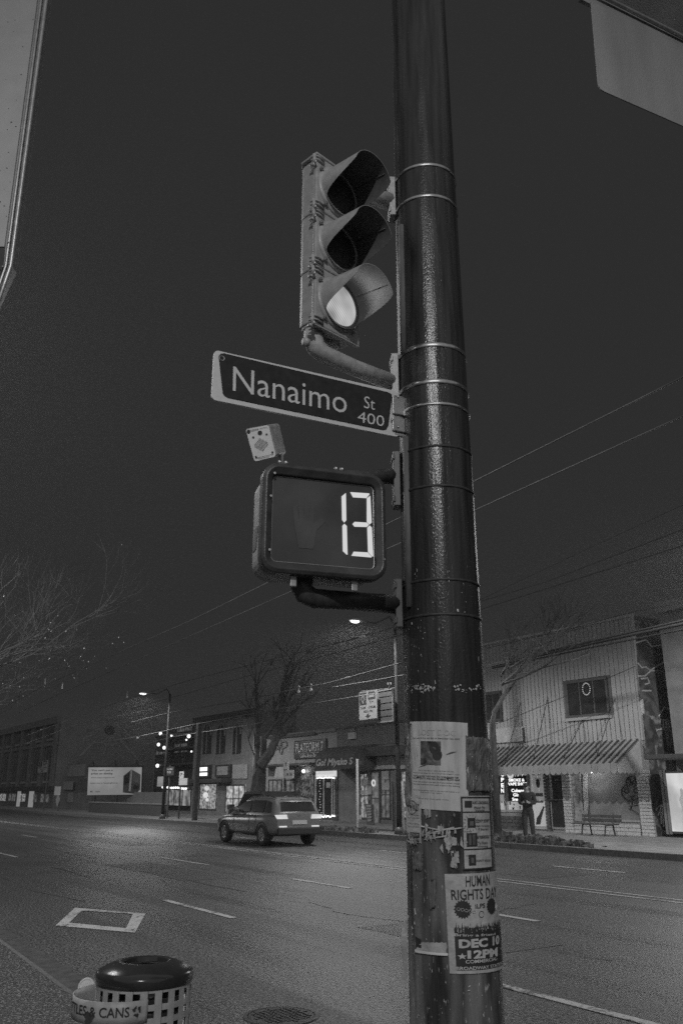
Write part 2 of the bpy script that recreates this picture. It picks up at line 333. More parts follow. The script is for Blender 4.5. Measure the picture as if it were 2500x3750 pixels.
# ================================================================ THE BIG WOODEN POLE AND WHAT HANGS ON IT
PX, PY = -2.705, 2.314
def prad(z): return .1775-.0055*z
PC = V((PX, PY, 0))
def on_pole(px, py):
    d = ray(px, py); z = 2.
    for _ in range(6):
        r = prad(z); ox, oy = CAMP.x-PX, CAMP.y-PY
        a = d.x*d.x+d.y*d.y; b = 2*(ox*d.x+oy*d.y); c = ox*ox+oy*oy-r*r; D = b*b-4*a*c
        t = (-b-math.sqrt(D))/(2*a) if D > 0 else -b/(2*a)
        P = CAMP+d*t; z = P.z
    return math.atan2(P.y-PY, P.x-PX), z
def pp(th, z, off=0.): r = prad(z)+off; return V((PX+r*math.cos(th), PY+r*math.sin(th), z))
TH0 = on_pole(1640, 2900)[0]       # angle of the pole's face towards the camera
def pole_material():
    mt = bpy.data.materials.new('weathered_pole_wood'); mt.use_nodes = True; n = mt.node_tree; b = n.nodes['Principled BSDF']; L = n.links.new
    g = n.nodes.new('ShaderNodeNewGeometry')
    def noise(sc, st, det=4):
        mp = n.nodes.new('ShaderNodeMapping'); mp.inputs['Scale'].default_value = st; L(g.outputs['Position'], mp.inputs[0])
        z = n.nodes.new('ShaderNodeTexNoise'); z.inputs['Scale'].default_value = sc; z.inputs['Detail'].default_value = det; L(mp.outputs[0], z.inputs['Vector']); return z.outputs['Fac']
    def rng(x, a, bb, c, d):
        r = n.nodes.new('ShaderNodeMapRange'); r.inputs[1].default_value = a; r.inputs[2].default_value = bb; r.inputs[3].default_value = c; r.inputs[4].default_value = d; L(x, r.inputs[0]); return r.outputs[0]
    def op(o, a, c):
        q = n.nodes.new('ShaderNodeMath'); q.operation = o
        for i_, w in enumerate((a, c)):
            if isinstance(w, float): q.inputs[i_].default_value = w
            else: L(w, q.inputs[i_])
        return q.outputs[0]
    grain = rng(noise(38, (1, 1, .06), 5), .3, .7, .010, .045)
    sep = n.nodes.new('ShaderNodeSeparateXYZ'); L(g.outputs['Position'], sep.inputs[0])
    low = rng(sep.outputs[2], 1.9, 1.2, 0., 1.)                       # old staples, paste and paint splashes up to head height
    spl = rng(noise(70, (1, 1, .3), 4), .66, .72, 0., .3)
    old = rng(noise(16, (1, 1, .12), 5), .40, .70, .01, .20)
    c = op('ADD', grain, op('MULTIPLY', op('ADD', spl, old), low))
    L(c, b.inputs['Base Color'])
    L(rng(noise(30, (1, 1, .1), 3), .3, .7, .16, .36), b.inputs['Roughness'])
    bp = n.nodes.new('ShaderNodeBump'); bp.inputs['Strength'].default_value = .42; bp.inputs['Distance'].default_value = .004
    h = op('ADD', noise(60, (1, 1, .05), 4), op('MULTIPLY', noise(170, (1, 1, .55), 2), .8))
    L(h, bp.inputs['Height']); L(bp.outputs[0], b.inputs['Normal'])
    return mt
M['polewood'] = pole_material()
pole = thing('utility_pole', 'tall dark wooden pole plastered with posters, carrying the signals and street sign', 'utility pole', (PX, PY, NZ))
def trunkfn(u, v):
    th = 2*math.pi*u; z = -.05+9.5*v; w = .0009*math.sin(th*9+z*.7)+.0006*math.sin(th*17-z*.4); return pp(th, z, w)
MB().grid(trunkfn, 96, 40).build('shaft', M['polewood'], pole, True)
# wooden conduit strip low on left flank; upper length stands in for reflected light
thl = on_pole(1493, 1960)[0]-.0
M['conduit_and_glint'] = mat('conduit_and_glint_cover', .12, .85, .3, 25, .3, 60, stretch=(1, 1, .2))
for a, b in ((2.33, 3.1), (3.52, 4.22)):
    MB().tube([pp(thl+.0, a, .0), pp(thl, (a+b)/2, .0), pp(thl, b, .0)], .017, 10).build('conduit_and_glint', M['conduit_and_glint'], pole, True)
def ring(z, h=.018, tilt=0., mt='band', parent=pole, off=.003, name='steel_band', a0=None, a1=None):
    def fn(u, v):
        th = 2*math.pi*u; zz = z+(v-.5)*h+tilt*math.cos(th-TH0); return pp(th, zz, off+.0022*(1 if .1 < v < .9 else 0))
    o = MB().grid(fn, 64, 4).build(name, M[mt], parent, True); return o
def zp(y): return on_pole(1585, y)[1]
# flakes, staples and scraps stuck in the wood: too many to count
fl = MB(); rnd = random.Random(11)
for _ in range(520):
    th = TH0+rnd.choice((rnd.uniform(-1.45, 1.45), rnd.gauss(-.9, .35))); z = .45+1.35*abs(rnd.random()**1.3)
    if rnd.random() < .15: z = rnd.uniform(1.9, 2.5)
    w = rnd.uniform(.0004, .0013)*(4 if rnd.random() < .07 else 1); h = rnd.uniform(.0015, .006)*(2.2 if rnd.random() < .07 else 1)
    dt = w/.17; sl = rnd.uniform(-1.6, 1.6)*dt
    fl.add([pp(th-dt, z-h, .003), pp(th+dt, z-h*rnd.uniform(.4, 1), .003), pp(th+dt*rnd.uniform(.2, 1)+sl, z+h, .004), pp(th-dt+sl, z+h*rnd.uniform(.2, 1), .003)], [(0, 1, 2, 3)])
o = fl.build('staples_and_scraps', mat('scrap_paper_bits', .55, .5, .3, 60), pole); o['kind'] = 'stuff'

# ---- street-name sign
sn0 = V((-2.846, 1.27, 0)); ud = az(64); sn = V((ud.y, -ud.x, 0))        # along the plate, towards the viewer
SG = thing('street_sign', 'dark street-name plate with pale border reading Nanaimo St 400', 'street sign', pp(on_pole(1440, 1500)[0], 3.2))
def sgp(x, y, off=0.): return onP(x, y, sn0, 64)+sn*off
Lp = .865; z0s, z1s = 3.100, 3.325
def sq(u, v, off): return sn0+ud*(Lp*u)+UPZ*(z0s+(z1s-z0s)*v)+sn*off
def rrect(u0, u1, v0, v1, r, fn, n=4, asp=Lp/.225):
    P = []
    for cx, cy, a0 in ((u1-r/asp, v1-r, 0), (u0+r/asp, v1-r, 90), (u0+r/asp, v0+r, 180), (u1-r/asp, v0+r, 270)):
        for k in range(n+1):
            a = math.radians(a0+90*k/n); P.append(fn(cx+r/asp*math.cos(a), cy+r*math.sin(a)))
    return P
MB().prism(rrect(0, 1, 0, 1, .08, lambda u, v: sq(u, v, -.012)), sn*.012).build('plate', M['signwhite'], SG)
fp = [sgp(*p, .002) for p in [(800, 1305), (808, 1296), (820, 1295), (1418, 1437), (1432, 1444), (1434, 1456), (1420, 1560), (1412, 1573), (1400, 1575), (834, 1457), (822, 1450), (815, 1440)]]
MB().prism(fp, sn*.0015).build('face', M['signblack'], SG)
def sgm(tl, tr, br, bl): return quadmap(*[sgp(*p, .0045) for p in (tl, tr, br, bl)])
lettering('Nanaimo', sgm((853, 1343), (1268, 1434), (1268, 1516), (851, 1433)), M['signwhite'], SG, -.002)
lettering('St', sgm((1332, 1451), (1372, 1461), (1370, 1503), (1330, 1495)), M['signwhite'], SG, -.004)
lettering('400', sgm((1308, 1506), (1405, 1525), (1404, 1564), (1307, 1546)), M['signwhite'], SG, -.004)
MB().lathe([(.009, 0), (.011, .002), (.0115, 0)], sgp(812, 1313, .004), 16, ud, UPZ, sn).build('emblem', M['signwhite'], SG)
eb = sgp(1432, 1445); hb = MB()
hb.obox(sgp(1456, 1490, .006), ud*.032, UPZ*.042, sn*.005); hb.obox(sgp(1456, 1557, .006), ud*.032, UPZ*.034, sn*.005)
hb.obox(sgp(1470, 1524, -.006), ud*.04, UPZ*.10, sn*.006)
hb.build('clamp', M['steel'], SG, bev=.003)
for q in ((1452, 1458), (1452, 1567), (1430, 1540)): MB().ball(sgp(*q, .012), .006, 8).build('rivet', M['steel'], SG, True)
ring(zp(1478), .014, parent=SG)
MB().obox(sgp(1478, 1522, .02), ud*.012, UPZ*.012, sn*.006).build('buckle', M['band'], SG, bev=.002)

# ---- traffic signal
T0 = V((-2.702, 1.647, 0)); tu = az(45); tn = V((tu.y, -tu.x, 0)); TZ0, TH, TWD = 3.497, .295, .275
TS = thing('traffic_signal', 'grey three-lens traffic signal on the wooden pole with its lowest lens lit', 'traffic signal', T0+UPZ*TZ0+tu*.13)
def tp(u, n, z): return T0+tu*u+tn*n+UPZ*z
def section(k, lit):
    zb = TZ0+k*TH; zt = zb+TH-.004
    prof = [(0.012, 0), (.012, -.075), (.02, -.098), (.045, -.115), (.23, -.115), (.255, -.098), (.263, -.075), (.263, 0)]
    if k == 0:
        body = MB()
        rows = [(zb+.035, 1.), (zt, 1.), ]
        prof2 = [(.02+(u-.137)*0+ (0), n) for u, n in prof]
        body.prism([tp(u, n, zb+.028) for u, n in prof], UPZ*(TH-.032))
        body.prism([tp(.137+(u-.137)*.97, n*.9, zb+.012) for u, n in prof], UPZ*.016)
    else: body = MB().prism([tp(u, n, zb) for u, n in prof], UPZ*(TH-.004))
    h = body.build('housing', M['sigpaint'], TS, bev=.006)
    MB().prism([tp(u, 0, z) for u, z in ((0, zb), (TWD, zb), (TWD, zt), (0, zt))], tn*.022).build('door', M['sigpaint'], TS, bev=.006)
    c = tp(TWD/2, .022, zb+TH/2)
    MB().lathe([(.128, 0), (.128, .006), (.118, .014), (.104, .014), (.102, .0)], c, 40, tu, UPZ, tn).build('lens_ring', M['sigpaint'], TS, True)
    MB().lathe([(.104, .010), (.09, .018), (.06, .028), (.03, .032), (.0, .034)], c, 40, tu, UPZ, tn).build('lens', M['lens_on'] if lit else M['lens_off'], TS, True)
    # cut-away visor
    vis = MB(); R0, R1, LL = .108, .115, .215; N = 64
    def ln(a):          # a from the top, 0..pi: long over the top, swept back to nothing underneath
        t = min(1, max(0, (abs(a)-math.radians(71))/math.radians(58))); t = t*t*(3-2*t)
        return LL*(1-t)+.012*t
    def vf(u, v, rr):
        a = -math.pi+2*math.pi*u; l = ln(a)*v; r = rr+.004*v
        return c+tn*(.012+l)-UPZ*(.13*l)+(UPZ*math.cos(a)+tu*math.sin(a))*r
    vis.grid(lambda u, v: vf(u, v, R1), N, 10, 0); o1 = len(vis.v)
    vis.grid(lambda u, v: vf(u, v, R0+.005), N, 10, 1)
    e = MB(); vis.grid(lambda u, v: vf(u, 1, R1-(R1-R0-.005)*v), N, 1, 0)
    vis.build('visor', [M['sigpaint'], M['visor_lit'] if False else M['sigin']], TS, True)
    # seam rib of the visor, latches, screws
    rb = MB()
    for a in (math.radians(52), ): rb.tube([c+tn*(.03+.18*q)-UPZ*(.13*(.018+.18*q))+(UPZ*math.cos(a)+tu*math.sin(a))*(.1115+.004*q) for q in (0, .5, 1)], .0022, 6)
    rb.build('visor_seam', M['dark'], TS, True)
    for a in (-58, -140, 58, 140):
        sc = MB()
        a = math.radians(a); p = c+(UPZ*math.cos(a)+tu*math.sin(a))*.137
        sc.tube([p, p+tn*.022], .006, 8); sc.tube([p+tn*.01, p+tn*.016], .010, 6)
        sc.build('screw', M['steel'], TS)
    for dz in (.02, TH-.03):
        z = zb+dz; cl = MB()
        for q in (-.009, .009): cl.tube([tp(.045, .026, z+q), tp(.01, .03, z+q+.004), tp(-.012, .024, z+q+.004), tp(-.022, .006, z+q-.004)], .0045, 6)
        cl.tube([tp(-.012, .02, z-.03), tp(-.012, .02, z+.02)], .008, 8)
        cl.build('latch', M['sigpaint'], TS, True)
        w = MB(); p = tp(-.012, .016, z-.036); w.ball(p, .009, 8)
        for sg in (-1, 1): w.obox(p+tn*(.012*sg)+UPZ*.006-tu*.004, tn*.011, UPZ*.007, tu*.0018)
        w.build('wing_nut', M['steel'], TS, True)
def lens_mat():
    mt = emit('green_lens_lit', .5, .25); n = mt.node_tree; b = n.nodes['Principled BSDF']; L = n.links.new
    g = n.nodes.new('ShaderNodeNewGeometry')
    nz = n.nodes.new('ShaderNodeTexNoise'); nz.inputs['Scale'].default_value = 9; nz.inputs['Detail'].default_value = 1; L(g.outputs['Position'], nz.inputs['Vector'])
    rp = n.nodes.new('ShaderNodeMapRange'); rp.inputs[1].default_value = .35; rp.inputs[2].default_value = .68; rp.inputs[3].default_value = .24; rp.inputs[4].default_value = .52; L(nz.outputs['Fac'], rp.inputs[0])
    vo = n.nodes.new('ShaderNodeTexWave'); vo.inputs['Scale'].default_value = 38; vo.bands_direction = 'DIAGONAL'; L(g.outputs['Position'], vo.inputs['Vector'])
    mr = n.nodes.new('ShaderNodeMapRange'); mr.inputs[3].default_value = .75; mr.inputs[4].default_value = 1.2; L(vo.outputs['Fac'], mr.inputs[0])
    mu = n.nodes.new('ShaderNodeMath'); mu.operation = 'MULTIPLY'; L(rp.outputs[0], mu.inputs[0]); L(mr.outputs[0], mu.inputs[1]); L(mu.outputs[0], b.inputs['Emission Strength'])
    return mt
M['lens_on'] = lens_mat(); M['lens_off'] = mat('unlit_lens', .03, .18, .4, 60, .6, 140)
M['sigin'] = mat('visor_inside', .10, .5, .15, 30)
for k in range(3): section(k, k == 0)
sl_ = bpy.data.lights.new('signal_light', 'SPOT'); sl_.energy = 1.0; sl_.spot_size = math.radians(176); sl_.spot_blend = .6; sl_.shadow_soft_size = .05
slo = link('signal_light', sl_); slo['kind'] = 'helper'
slo.matrix_world = Matrix.Translation(tp(TWD/2, .062, TZ0+TH/2)) @ tn.to_track_quat('-Z', 'Z').to_matrix().to_4x4()
rb = MB()       # ribbed foot of the housing
for a in range(-75, 80, 15):
    a = math.radians(a); c0 = tp(.137, -.03, TZ0+.006); rb.obox(c0+tu*(.06*math.sin(a))-tn*(.05*math.cos(a)), tu*(.03*math.sin(a))-tn*(.03*math.cos(a)), tu*(.002*math.cos(a))+tn*(.002*math.sin(a)), UPZ*.012)
rb.build('foot_ribs', M['sigpaint'], TS)
MB().prism([tp(.0, .0, TZ0-.006), tp(TWD, .0, TZ0-.006), tp(TWD, .02, TZ0-.006), tp(0, .02, TZ0-.006)], UPZ*.006).build('bottom_lip', M['sigpaint'], TS)
cap = MB().prism([tp(u, n, TZ0+3*TH-.004) for u, n in ((-.004, .026), (-.004, -.08), (.04, -.119), (.235, -.119), (.272, -.08), (.279, .026))], UPZ*.014)
cap.build('top_cap', M['sigpaint'], TS, bev=.005)
# arms to the pole and their strapped brackets
el = tp(.06, -.05, 0)
plx = -1.0
def bracket(zc, hh, parent, y_px, mt='armpaint', w=.036):
    th = on_pole(y_px, 1300)[0] if False else TH0-1.42
    r = prad(zc)
    p = pp(th, zc, .018); rad = V((math.cos(th), math.sin(th), 0)); tg = V((-rad.y, rad.x, 0))
    b = MB().obox(p, rad*.016, tg*w, UPZ*hh)
    for s_ in (-1, 1): b.obox(p+UPZ*s_*(hh-.03)+rad*.014, rad*.006, tg*(w+.006), UPZ*.014)
    b.build('pole_bracket', M[mt], parent, bev=.004)
    return p+rad*.016
b1 = bracket((zp(1262)+zp(1396))/2, .115, TS, 1460)
e0 = el+UPZ*(TZ0-.005)
MB().tube([e0+UPZ*.02, e0-UPZ*.02, e0-UPZ*.055+V((0, .012, 0)), e0-UPZ*.078+V((0, .05, 0)), V((b1.x*.5+e0.x*.5, (b1.y+e0.y)/2, TZ0-.088)), b1+V((0, .0, -.02))], [.042, .044, .043, .040, .038, .040], 16).build('lower_arm', M['armpaint'], TS, True)
nb = MB(); nb.tube([e0-UPZ*.045-V((.0, .03, 0)), e0-UPZ*.05-V((.0, .05, 0))], [.022, .018], 10); nb.build('arm_plug', M['armpaint'], TS, True)
ring(zp(1262), .020, parent=TS); ring(zp(1396), .020, parent=TS)
zt_ = (zp(603)+zp(716))/2
b2 = bracket(zt_, .115, TS, 1440)
e1 = tp(.137, -.05, TZ0+3*TH-.06)
MB().tube([e1, e1+tu*.12-tn*.02, b2*.55+e1*.45, b2+V((0, 0, -.01))], [.03, .032, .036, .045], 12).build('upper_arm', M['armpaint'], TS, True)
ring(zp(603), .016, parent=TS); ring(zp(716), .016, parent=TS)

# ---- pedestrian countdown signal
M['strap'] = mat('dull_strap', .05, .6, .3, 40, metal=.3)
E0 = onX(1130, 2150, PX); pu = az(72); pn = V((pu.y, -pu.x, 0))
PS = thing('pedestrian_signal', 'black pedestrian countdown box on the wooden pole showing a lit 13', 'pedestrian signal', V((E0.x, E0.y, 2.3)))
def qp(x, y, off=0.): return onP(x, y, E0, 72)+pn*off
a0 = qp(957, 1900); Wd = .515; zA, zB = 2.395, 2.845
def pb(u, n, z): return V((a0.x, a0.y, 0))+pu*u+pn*n+UPZ*z
def rr(u0, u1, z0, z1, r, n, seg=6):
    P = []
    for cx, cy, s0 in ((u1-r, z1-r, 0), (u0+r, z1-r, 90), (u0+r, z0+r, 180), (u1-r, z0+r, 270)):
        for k in range(seg+1):
            a = math.radians(s0+90*k/seg); P.append(pb(cx+r*math.cos(a), n, cy+r*math.sin(a)))
    return P
MB().prism(rr(.012, Wd-.012, zA+.012, zB-.012, .065, -.21), pn*.165).build('housing', M['housing'] if 'housing' in M else mat('ped_housing_paint', .30, .45, .3, 20, .1, 80), PS, bev=.008)
fo = rr(0, Wd, zA, zB, .065, -.045); fi = rr(.042, Wd-.042, zA+.045, zB-.045, .022, -.045); n = len(fo)
fof = [p+pn*.05 for p in fo]; fif = [p+pn*.042 for p in fi]; fmid = rr(.016, Wd-.016, zA+.016, zB-.016, .055, .014)
fb = MB().add(fo+fof+fmid+fif+fi, [q for i in range(n) for j in [(i+1) % n] for q in ((i, j, n+j, n+i), (n+i, n+j, 2*n+j, 2*n+i), (2*n+i, 2*n+j, 3*n+j, 3*n+i), (3*n+i, 3*n+j, 4*n+j, 4*n+i))])
fb.build('bezel', M['bezel'], PS, bev=.004)
sc0 = -.018
MB().prism(rr(.03, Wd-.03, zA+.03, zB-.03, .02, sc0-.01), pn*.01).build('screen', M['screen'], PS)
edge = rr(.046, Wd-.046, zA+.049, zB-.049, .02, sc0+.002)
MB().tube(edge+[edge[0]], .0016, 6).build('screen_gasket', M['steel'], PS)
def zq(pts):         # outline given in the zoomed crop (850,1600), lifted on the screen plane
    return [qp(850+x*.574, 1600+y*.574, sc0+.002) for x, y in pts]
segs = [[(705, 372), (732, 350), (735, 525), (722, 540), (708, 522)], [(710, 560), (722, 547), (738, 562), (743, 745), (738, 745), (713, 722)],
        [(760, 345), (880, 353), (884, 358), (864, 383), (778, 378)], [(866, 384), (888, 368), (897, 540), (884, 552), (866, 536)],
        [(774, 549), (788, 535), (866, 540), (880, 554), (866, 568), (788, 566)], [(869, 572), (884, 558), (898, 572), (907, 755), (901, 758), (874, 728)],
        [(782, 726), (872, 731), (898, 760), (894, 763), (768, 752)]]
for s_ in segs: MB().prism(zq(s_), pn*.002).build('digit_segment', M['digit'], PS)
hand = [(.30, .18), (.44, .18), (.47, .40), (.56, .52), (.52, .56), (.44, .48), (.445, .74), (.41, .75), (.40, .52), (.385, .80), (.35, .80), (.35, .52), (.325, .77), (.29, .76), (.30, .50), (.27, .68), (.235, .66), (.26, .40)]
MB().prism([pb(.046+(Wd-.092)*(u-.04), sc0+.001, zA+.049+(zB-zA-.098)*v) for u, v in hand], pn*.0008).build('unlit_symbol', mat('unlit_symbol', .064, .4, .3, 9), PS)
for q in ((1004, 1735), (990, 1818), (985, 2015), (1394, 1788), (1402, 2050)): MB().tube([qp(*q, .0), qp(*q, .012)], .005, 8).build('screw', M['steel'], PS)
for u in (.14, .39):
    MB().obox(pb(u, -.03, zA-.02), pu*.013, pn*.006, UPZ*.022).build('hinge_lug', M['steel'], PS, bev=.003)
for u in (.09, .33):
    w = MB()
    for du in (-.012, .014): w.tube([pb(u+du, -.05, zB-.01), pb(u+du, -.05, zB+.022)], .006, 8); w.ball(pb(u+du, -.05, zB+.026), .010, 8)
    w.obox(pb(u, -.05, zB+.004), pu*.026, pn*.01, UPZ*.005)
    w.build('latch', M['steel'], PS, True)
b3 = bracket((zp(2115)+zp(2255))/2, .105, PS, 1465, 'dark'); b4 = bracket((zp(1640)+zp(1790))/2, .13, PS, 1465, 'dark')
ed = pb(.2, -.12, zA)
MB().tube([ed+UPZ*.03, ed-UPZ*.02, ed-UPZ*.045+pu*.012, ed-UPZ*.062+pu*.05, (ed+b3)/2+V((0, 0, -.03)), b3+V((0, 0, .0))], [.045, .046, .043, .04, .038, .042], 16).build('lower_arm', mat('dark_arm_paint', .05, .4, .3, 30, .1, 80), PS, True)
eu = pb(.33, -.13, zB-.03)
MB().tube([eu, eu+UPZ*.05+pu*.02, eu+UPZ*.055+pu*.09, b4+UPZ*.02], [.03, .034, .034, .036], 12).build('upper_arm', M['dark'], PS, True)
for y in (1632, 1778, 2122, 2250): ring(zp(y), .010, mt='strap', parent=PS)
stk = MB().obox(pb(.011, -.15, zA+.17), pn*.03, UPZ*.045+pn*.012, pu*.001); stk.build('sticker', M['ink'], PS)

# ---- audible speaker box on top of the countdown box
sf = [depth(*q, 3.42) for q in ((895, 1571), (987, 1554), (1015, 1673), (929, 1694))]
bk = RT*.032+UPC*.020+FW*.13
sb = thing('speaker_box', 'small pale audible-signal speaker box tilted on top of the countdown box', 'speaker box', sf[3])
MB().prism([p+bk*.0 for p in (sf[0], sf[1], sf[2], sf[3])], bk).build('case', M['speaker'] if 'speaker' in M else mat('speaker_case', .3, .5, .3, 30, .2, 100), sb, bev=.012)
sm = quadmap(*sf, off=-FW*.004)
MB().prism([sm(u, v) for u, v in ((.05, .06), (.12, .02), (.9, .02), (.96, .07), (.96, .93), (.9, .98), (.1, .98), (.05, .93))], -FW*.003).build('face_plate', M['white'], sb)
sm2 = quadmap(*sf, off=-FW*.0085)
for k in range(11):
    u = .24+.05*k; hl = .035+.17*(1-abs(k-5)/5.5); gr = MB()
    gr.prism([sm2(u-.010, .45-hl), sm2(u+.010, .45-hl), sm2(u+.010, .45+hl), sm2(u-.010, .45+hl)], FW*.001)
    gr.build('grille_slot', M['ink'], sb)
for u, v, r in ((.14, .9, .0075), (.56, .8, .009), (.26, .71, .004), (.8, .72, .004), (.16, .14, .004), (.86, .16, .004)): MB().lathe([(0, .001), (r, .001), (r, 0)], sm2(u, v), 14, RT, UPC, -FW).build('screw_hole', M['ink'], sb)
lettering('NOVAX', lambda u, v: sm2(.24+.3*u, .885+.05*v), M['ink'], sb, .01); lettering('INDUSTRIES', lambda u, v: sm2(.57+.33*u, .905+.028*v), M['ink'], sb)
lettering('AUDIBLE PEDESTRIAN SIGNAL', lambda u, v: sm2(.12+.76*u, .085+.03*v), M['ink'], sb, .005); lettering('NOVAX INDUSTRIES', lambda u, v: sm2(.25+.45*u, .045+.025*v), M['ink'], sb)
stn = MB().tube([sf[2]+bk*.5, sf[2]+bk*.5-UPZ*.06], .012, 8).build('stem', M['dark'], sb)

# ---------------------------------------------------------------- posters on the pole (bent round it)
def pole_map(tl, tr, br, bl, off):
    q = [on_pole(*p) for p in (tl, tr, br, bl)]
    def f(u, v):
        a = [(q[3][i]*(1-u)+q[2][i]*u)*(1-v)+(q[0][i]*(1-u)+q[1][i]*u)*v for i in (0, 1)]
        return pp(a[0], a[1], off)
    return f
def sheet(corners, off, name, mt, parent, wr=.0012, nu=18, nv=18, seed=0, edge=0.):
    f = pole_map(*corners, off); g = pole_map(*corners, off+.004); rn = random.Random(seed); ph = [rn.random()*6 for _ in range(6)]
    def fn(u, v):
        w = .5+.25*(math.sin(u*21+ph[0]+2*math.sin(v*5+ph[1]))+math.sin(v*17+ph[2]+u*4))
        k = w*wr/.004; 
        if edge:
            if v == 0: v += edge*abs(math.sin(u*23+ph[3]))*.8
            if v == 1: v -= edge*abs(math.sin(u*19+ph[4]))
            if u == 1: u -= edge*.5*abs(math.sin(v*15+ph[5]))
        return f(u, v)*(1-k)+g(u, v)*k
    return MB().grid(fn, nu, nv).build(name, mt, parent, True)
def sub(f, u0, u1, v0, v1): return lambda u, v: f(u0+(u1-u0)*u, v0+(v1-v0)*v)
M['graphite'] = mat('faded_print', .12, .7, .5, 40)
def flat(f, u0, u1, v0, v1, mt, parent, name, nu=6, nv=3): return MB().grid(sub(f, u0, u1, v0, v1), nu, nv).build(name, mt, parent)
def z6(*p): return tuple((1400+x*.3189, 3100+y*.3189) for x, y in p)
def z5(*p): return tuple((1400+x*.319, 2600+y*.319) for x, y in p)
def zbox(f, x0, y0, x1, y1, tilt=0.): return f((x0, y0), (x1, y0+tilt), (x1, y1+tilt), (x0, y1))
# missing poster
cA = ((1504, 2643), (1709, 2648), (1712, 2973), (1505, 2957))
po = thing('poster', 'pale wrinkled missing notice with small lines of print, topmost on the pole', 'poster', pp(on_pole(1600, 2960)[0], on_pole(1600, 2960)[1]), 'posters on the pole')
sheet(cA, .004, 'sheet', M['paper'], po, .002, 26, 26, 3)
g = pole_map(*cA, .0068)
lettering('LOST DOG', sub(g, .2, .8, .84, .905), mat('faded_title', .42, .8, .2, 30), po, .01)
for s_, u0, u1, v0, v1, bo in [('"Last seen at 41st and Ash on November 12th, 2022"', .08, .87, .795, .815, .01), ('"Gus" is very scared. Does not know the area.', .2, .78, .425, .442, 0),
        ('He may be near alleys or parks. Small tan mixed Terrier', .08, .86, .395, .412, 0), ('PLEASE, SHARE THIS PAGE. DO NOT CHASE HIM', .1, .84, .358, .378, .015), ('FOLLOW GENTLY AND CALL NUMBER BELOW ASAP', .08, .86, .333, .353, .015),
        ('He has slept outdoors and will run if approached, though', .09, .86, .295, .311, .008), ('he has been known to come with treats in the evening', .08, .86, .265, .282, .008),
        ('Text or call any sighting, night or day, as it has helped us so', .08, .86, .2, .215, 0), ('very much in our search', .25, .6, .178, .192, 0), ('Call us any time with news', .18, .7, .11, .124, 0)]:
    lettering(s_, sub(g, u0, u1, v0, v1), M['ink'], po, bo)
pic = MB(); pic.grid(sub(g, .25, .58, .5, .77), 8, 8)
pic.build('photo_print', mat('photo_print', .11, .5, .8, 38, .3, 50, detail=6), po)
fi_ = MB()
for u0, u1, v0, v1 in ((.4, .56, .62, .765), (.45, .6, .55, .68)): fi_.add([sub(pole_map(*cA, .0076), u0, u1, v0, v1)(.5+.5*math.cos(a*math.pi/8), .5+.5*math.sin(a*math.pi/8)) for a in range(16)], [tuple(range(16))])
fi_.build('print_shade', M['ink'], po)
# plastic wrap and packing tape
wr = thing('plastic_wrap', 'clear wet plastic film wrapped round the pole beside the missing notice', 'plastic wrap', pp(TH0, 2.0))
for (q, sd) in ((((1700, 2690), (1806, 2700), (1815, 2900), (1704, 2905)), 1), (((1488, 2640), (1510, 2640), (1512, 2960), (1490, 2960)), 5)):
    sheet(q, .003, 'film', M['film'], wr, .008, 16, 26, sd, .06)
tp_ = MB()
for pts in ([(1500, 2830), (1560, 2800), (1650, 2756), (1740, 2745), (1800, 2752)], [(1530, 2845), (1640, 2848), (1740, 2855), (1795, 2872)]):
    q = [on_pole(*p) for p in pts]
    tp_.tube([pp(a, b, .0085) for a, b in q], .0022, 5)
tp_.build('tape_edge', M['film'], wr, True)
# crossing instruction plate
cB = ((1683, 2914), (1785, 2914), (1797, 3178), (1692, 3186))
cp = thing('instruction_sign', 'metal crossing-instruction plate with black rules, half hidden under plastic on the right of the pole', 'instruction sign', pp(on_pole(1740, 3180)[0], on_pole(1740, 3180)[1]))
f5 = pole_map(*cB, .006); MB().grid(f5, 14, 14).build('plate', M['paper2'], cp)
g5 = pole_map(*cB, .0075)
for u0, u1, v0, v1 in ((.0, 1, .965, .985), (.0, 1, .0, .02), (0, .045, 0, .985), (.955, 1, 0, .985), (.04, .96, .765, .782), (.04, .96, .262, .28)): flat(g5, u0, u1, v0, v1, M['ink'], cp, 'border_rule', 8, 2)
g6 = pole_map(*cB, .0085)
for s_, x0, y0, x1, y1 in (('START CROSSING', 985, 1048, 1187, 1078), ('Watch For', 1030, 1105, 1155, 1135), ('Vehicles', 1045, 1140, 1150, 1165), ("DON'T START", 1055, 1260, 1195, 1290), ('Finish Crossing', 1035, 1320, 1200, 1345), ('If Started', 1080, 1355, 1190, 1380),
       ('TIME REMAINING', 1035, 1445, 1200, 1475), ('To Finish', 1075, 1510, 1180, 1540), ('Crossing', 1080, 1555, 1185, 1580), ('FLASHING', 930, 1390, 1010, 1402), ('STEADY', 950, 1667, 1008, 1677), ("DON'T CROSS", 1055, 1716, 1215, 1738)):
    lettering(s_, pole_map(*zbox(z5, x0, y0, x1, y1, -4), .009), M['ink'], cp, .014)
flat(g6, .46, .95, .665, .669, M['ink'], cp, 'rule'); flat(g6, .46, .95, .447, .451, M['ink'], cp, 'rule'); flat(g6, .4, .95, .89, .894, M['ink'], cp, 'rule')
for u0, u1, v0, v1 in ((.16, .38, .565, .695), (.12, .42, .31, .49), (.16, .36, .06, .2), (.1, .3, .84, .93)):
    flat(g6, u0, u1, v0, v1, M['ink'], cp, 'icon_panel'); h_ = pole_map(*cB, .0095)
ray_ = MB()
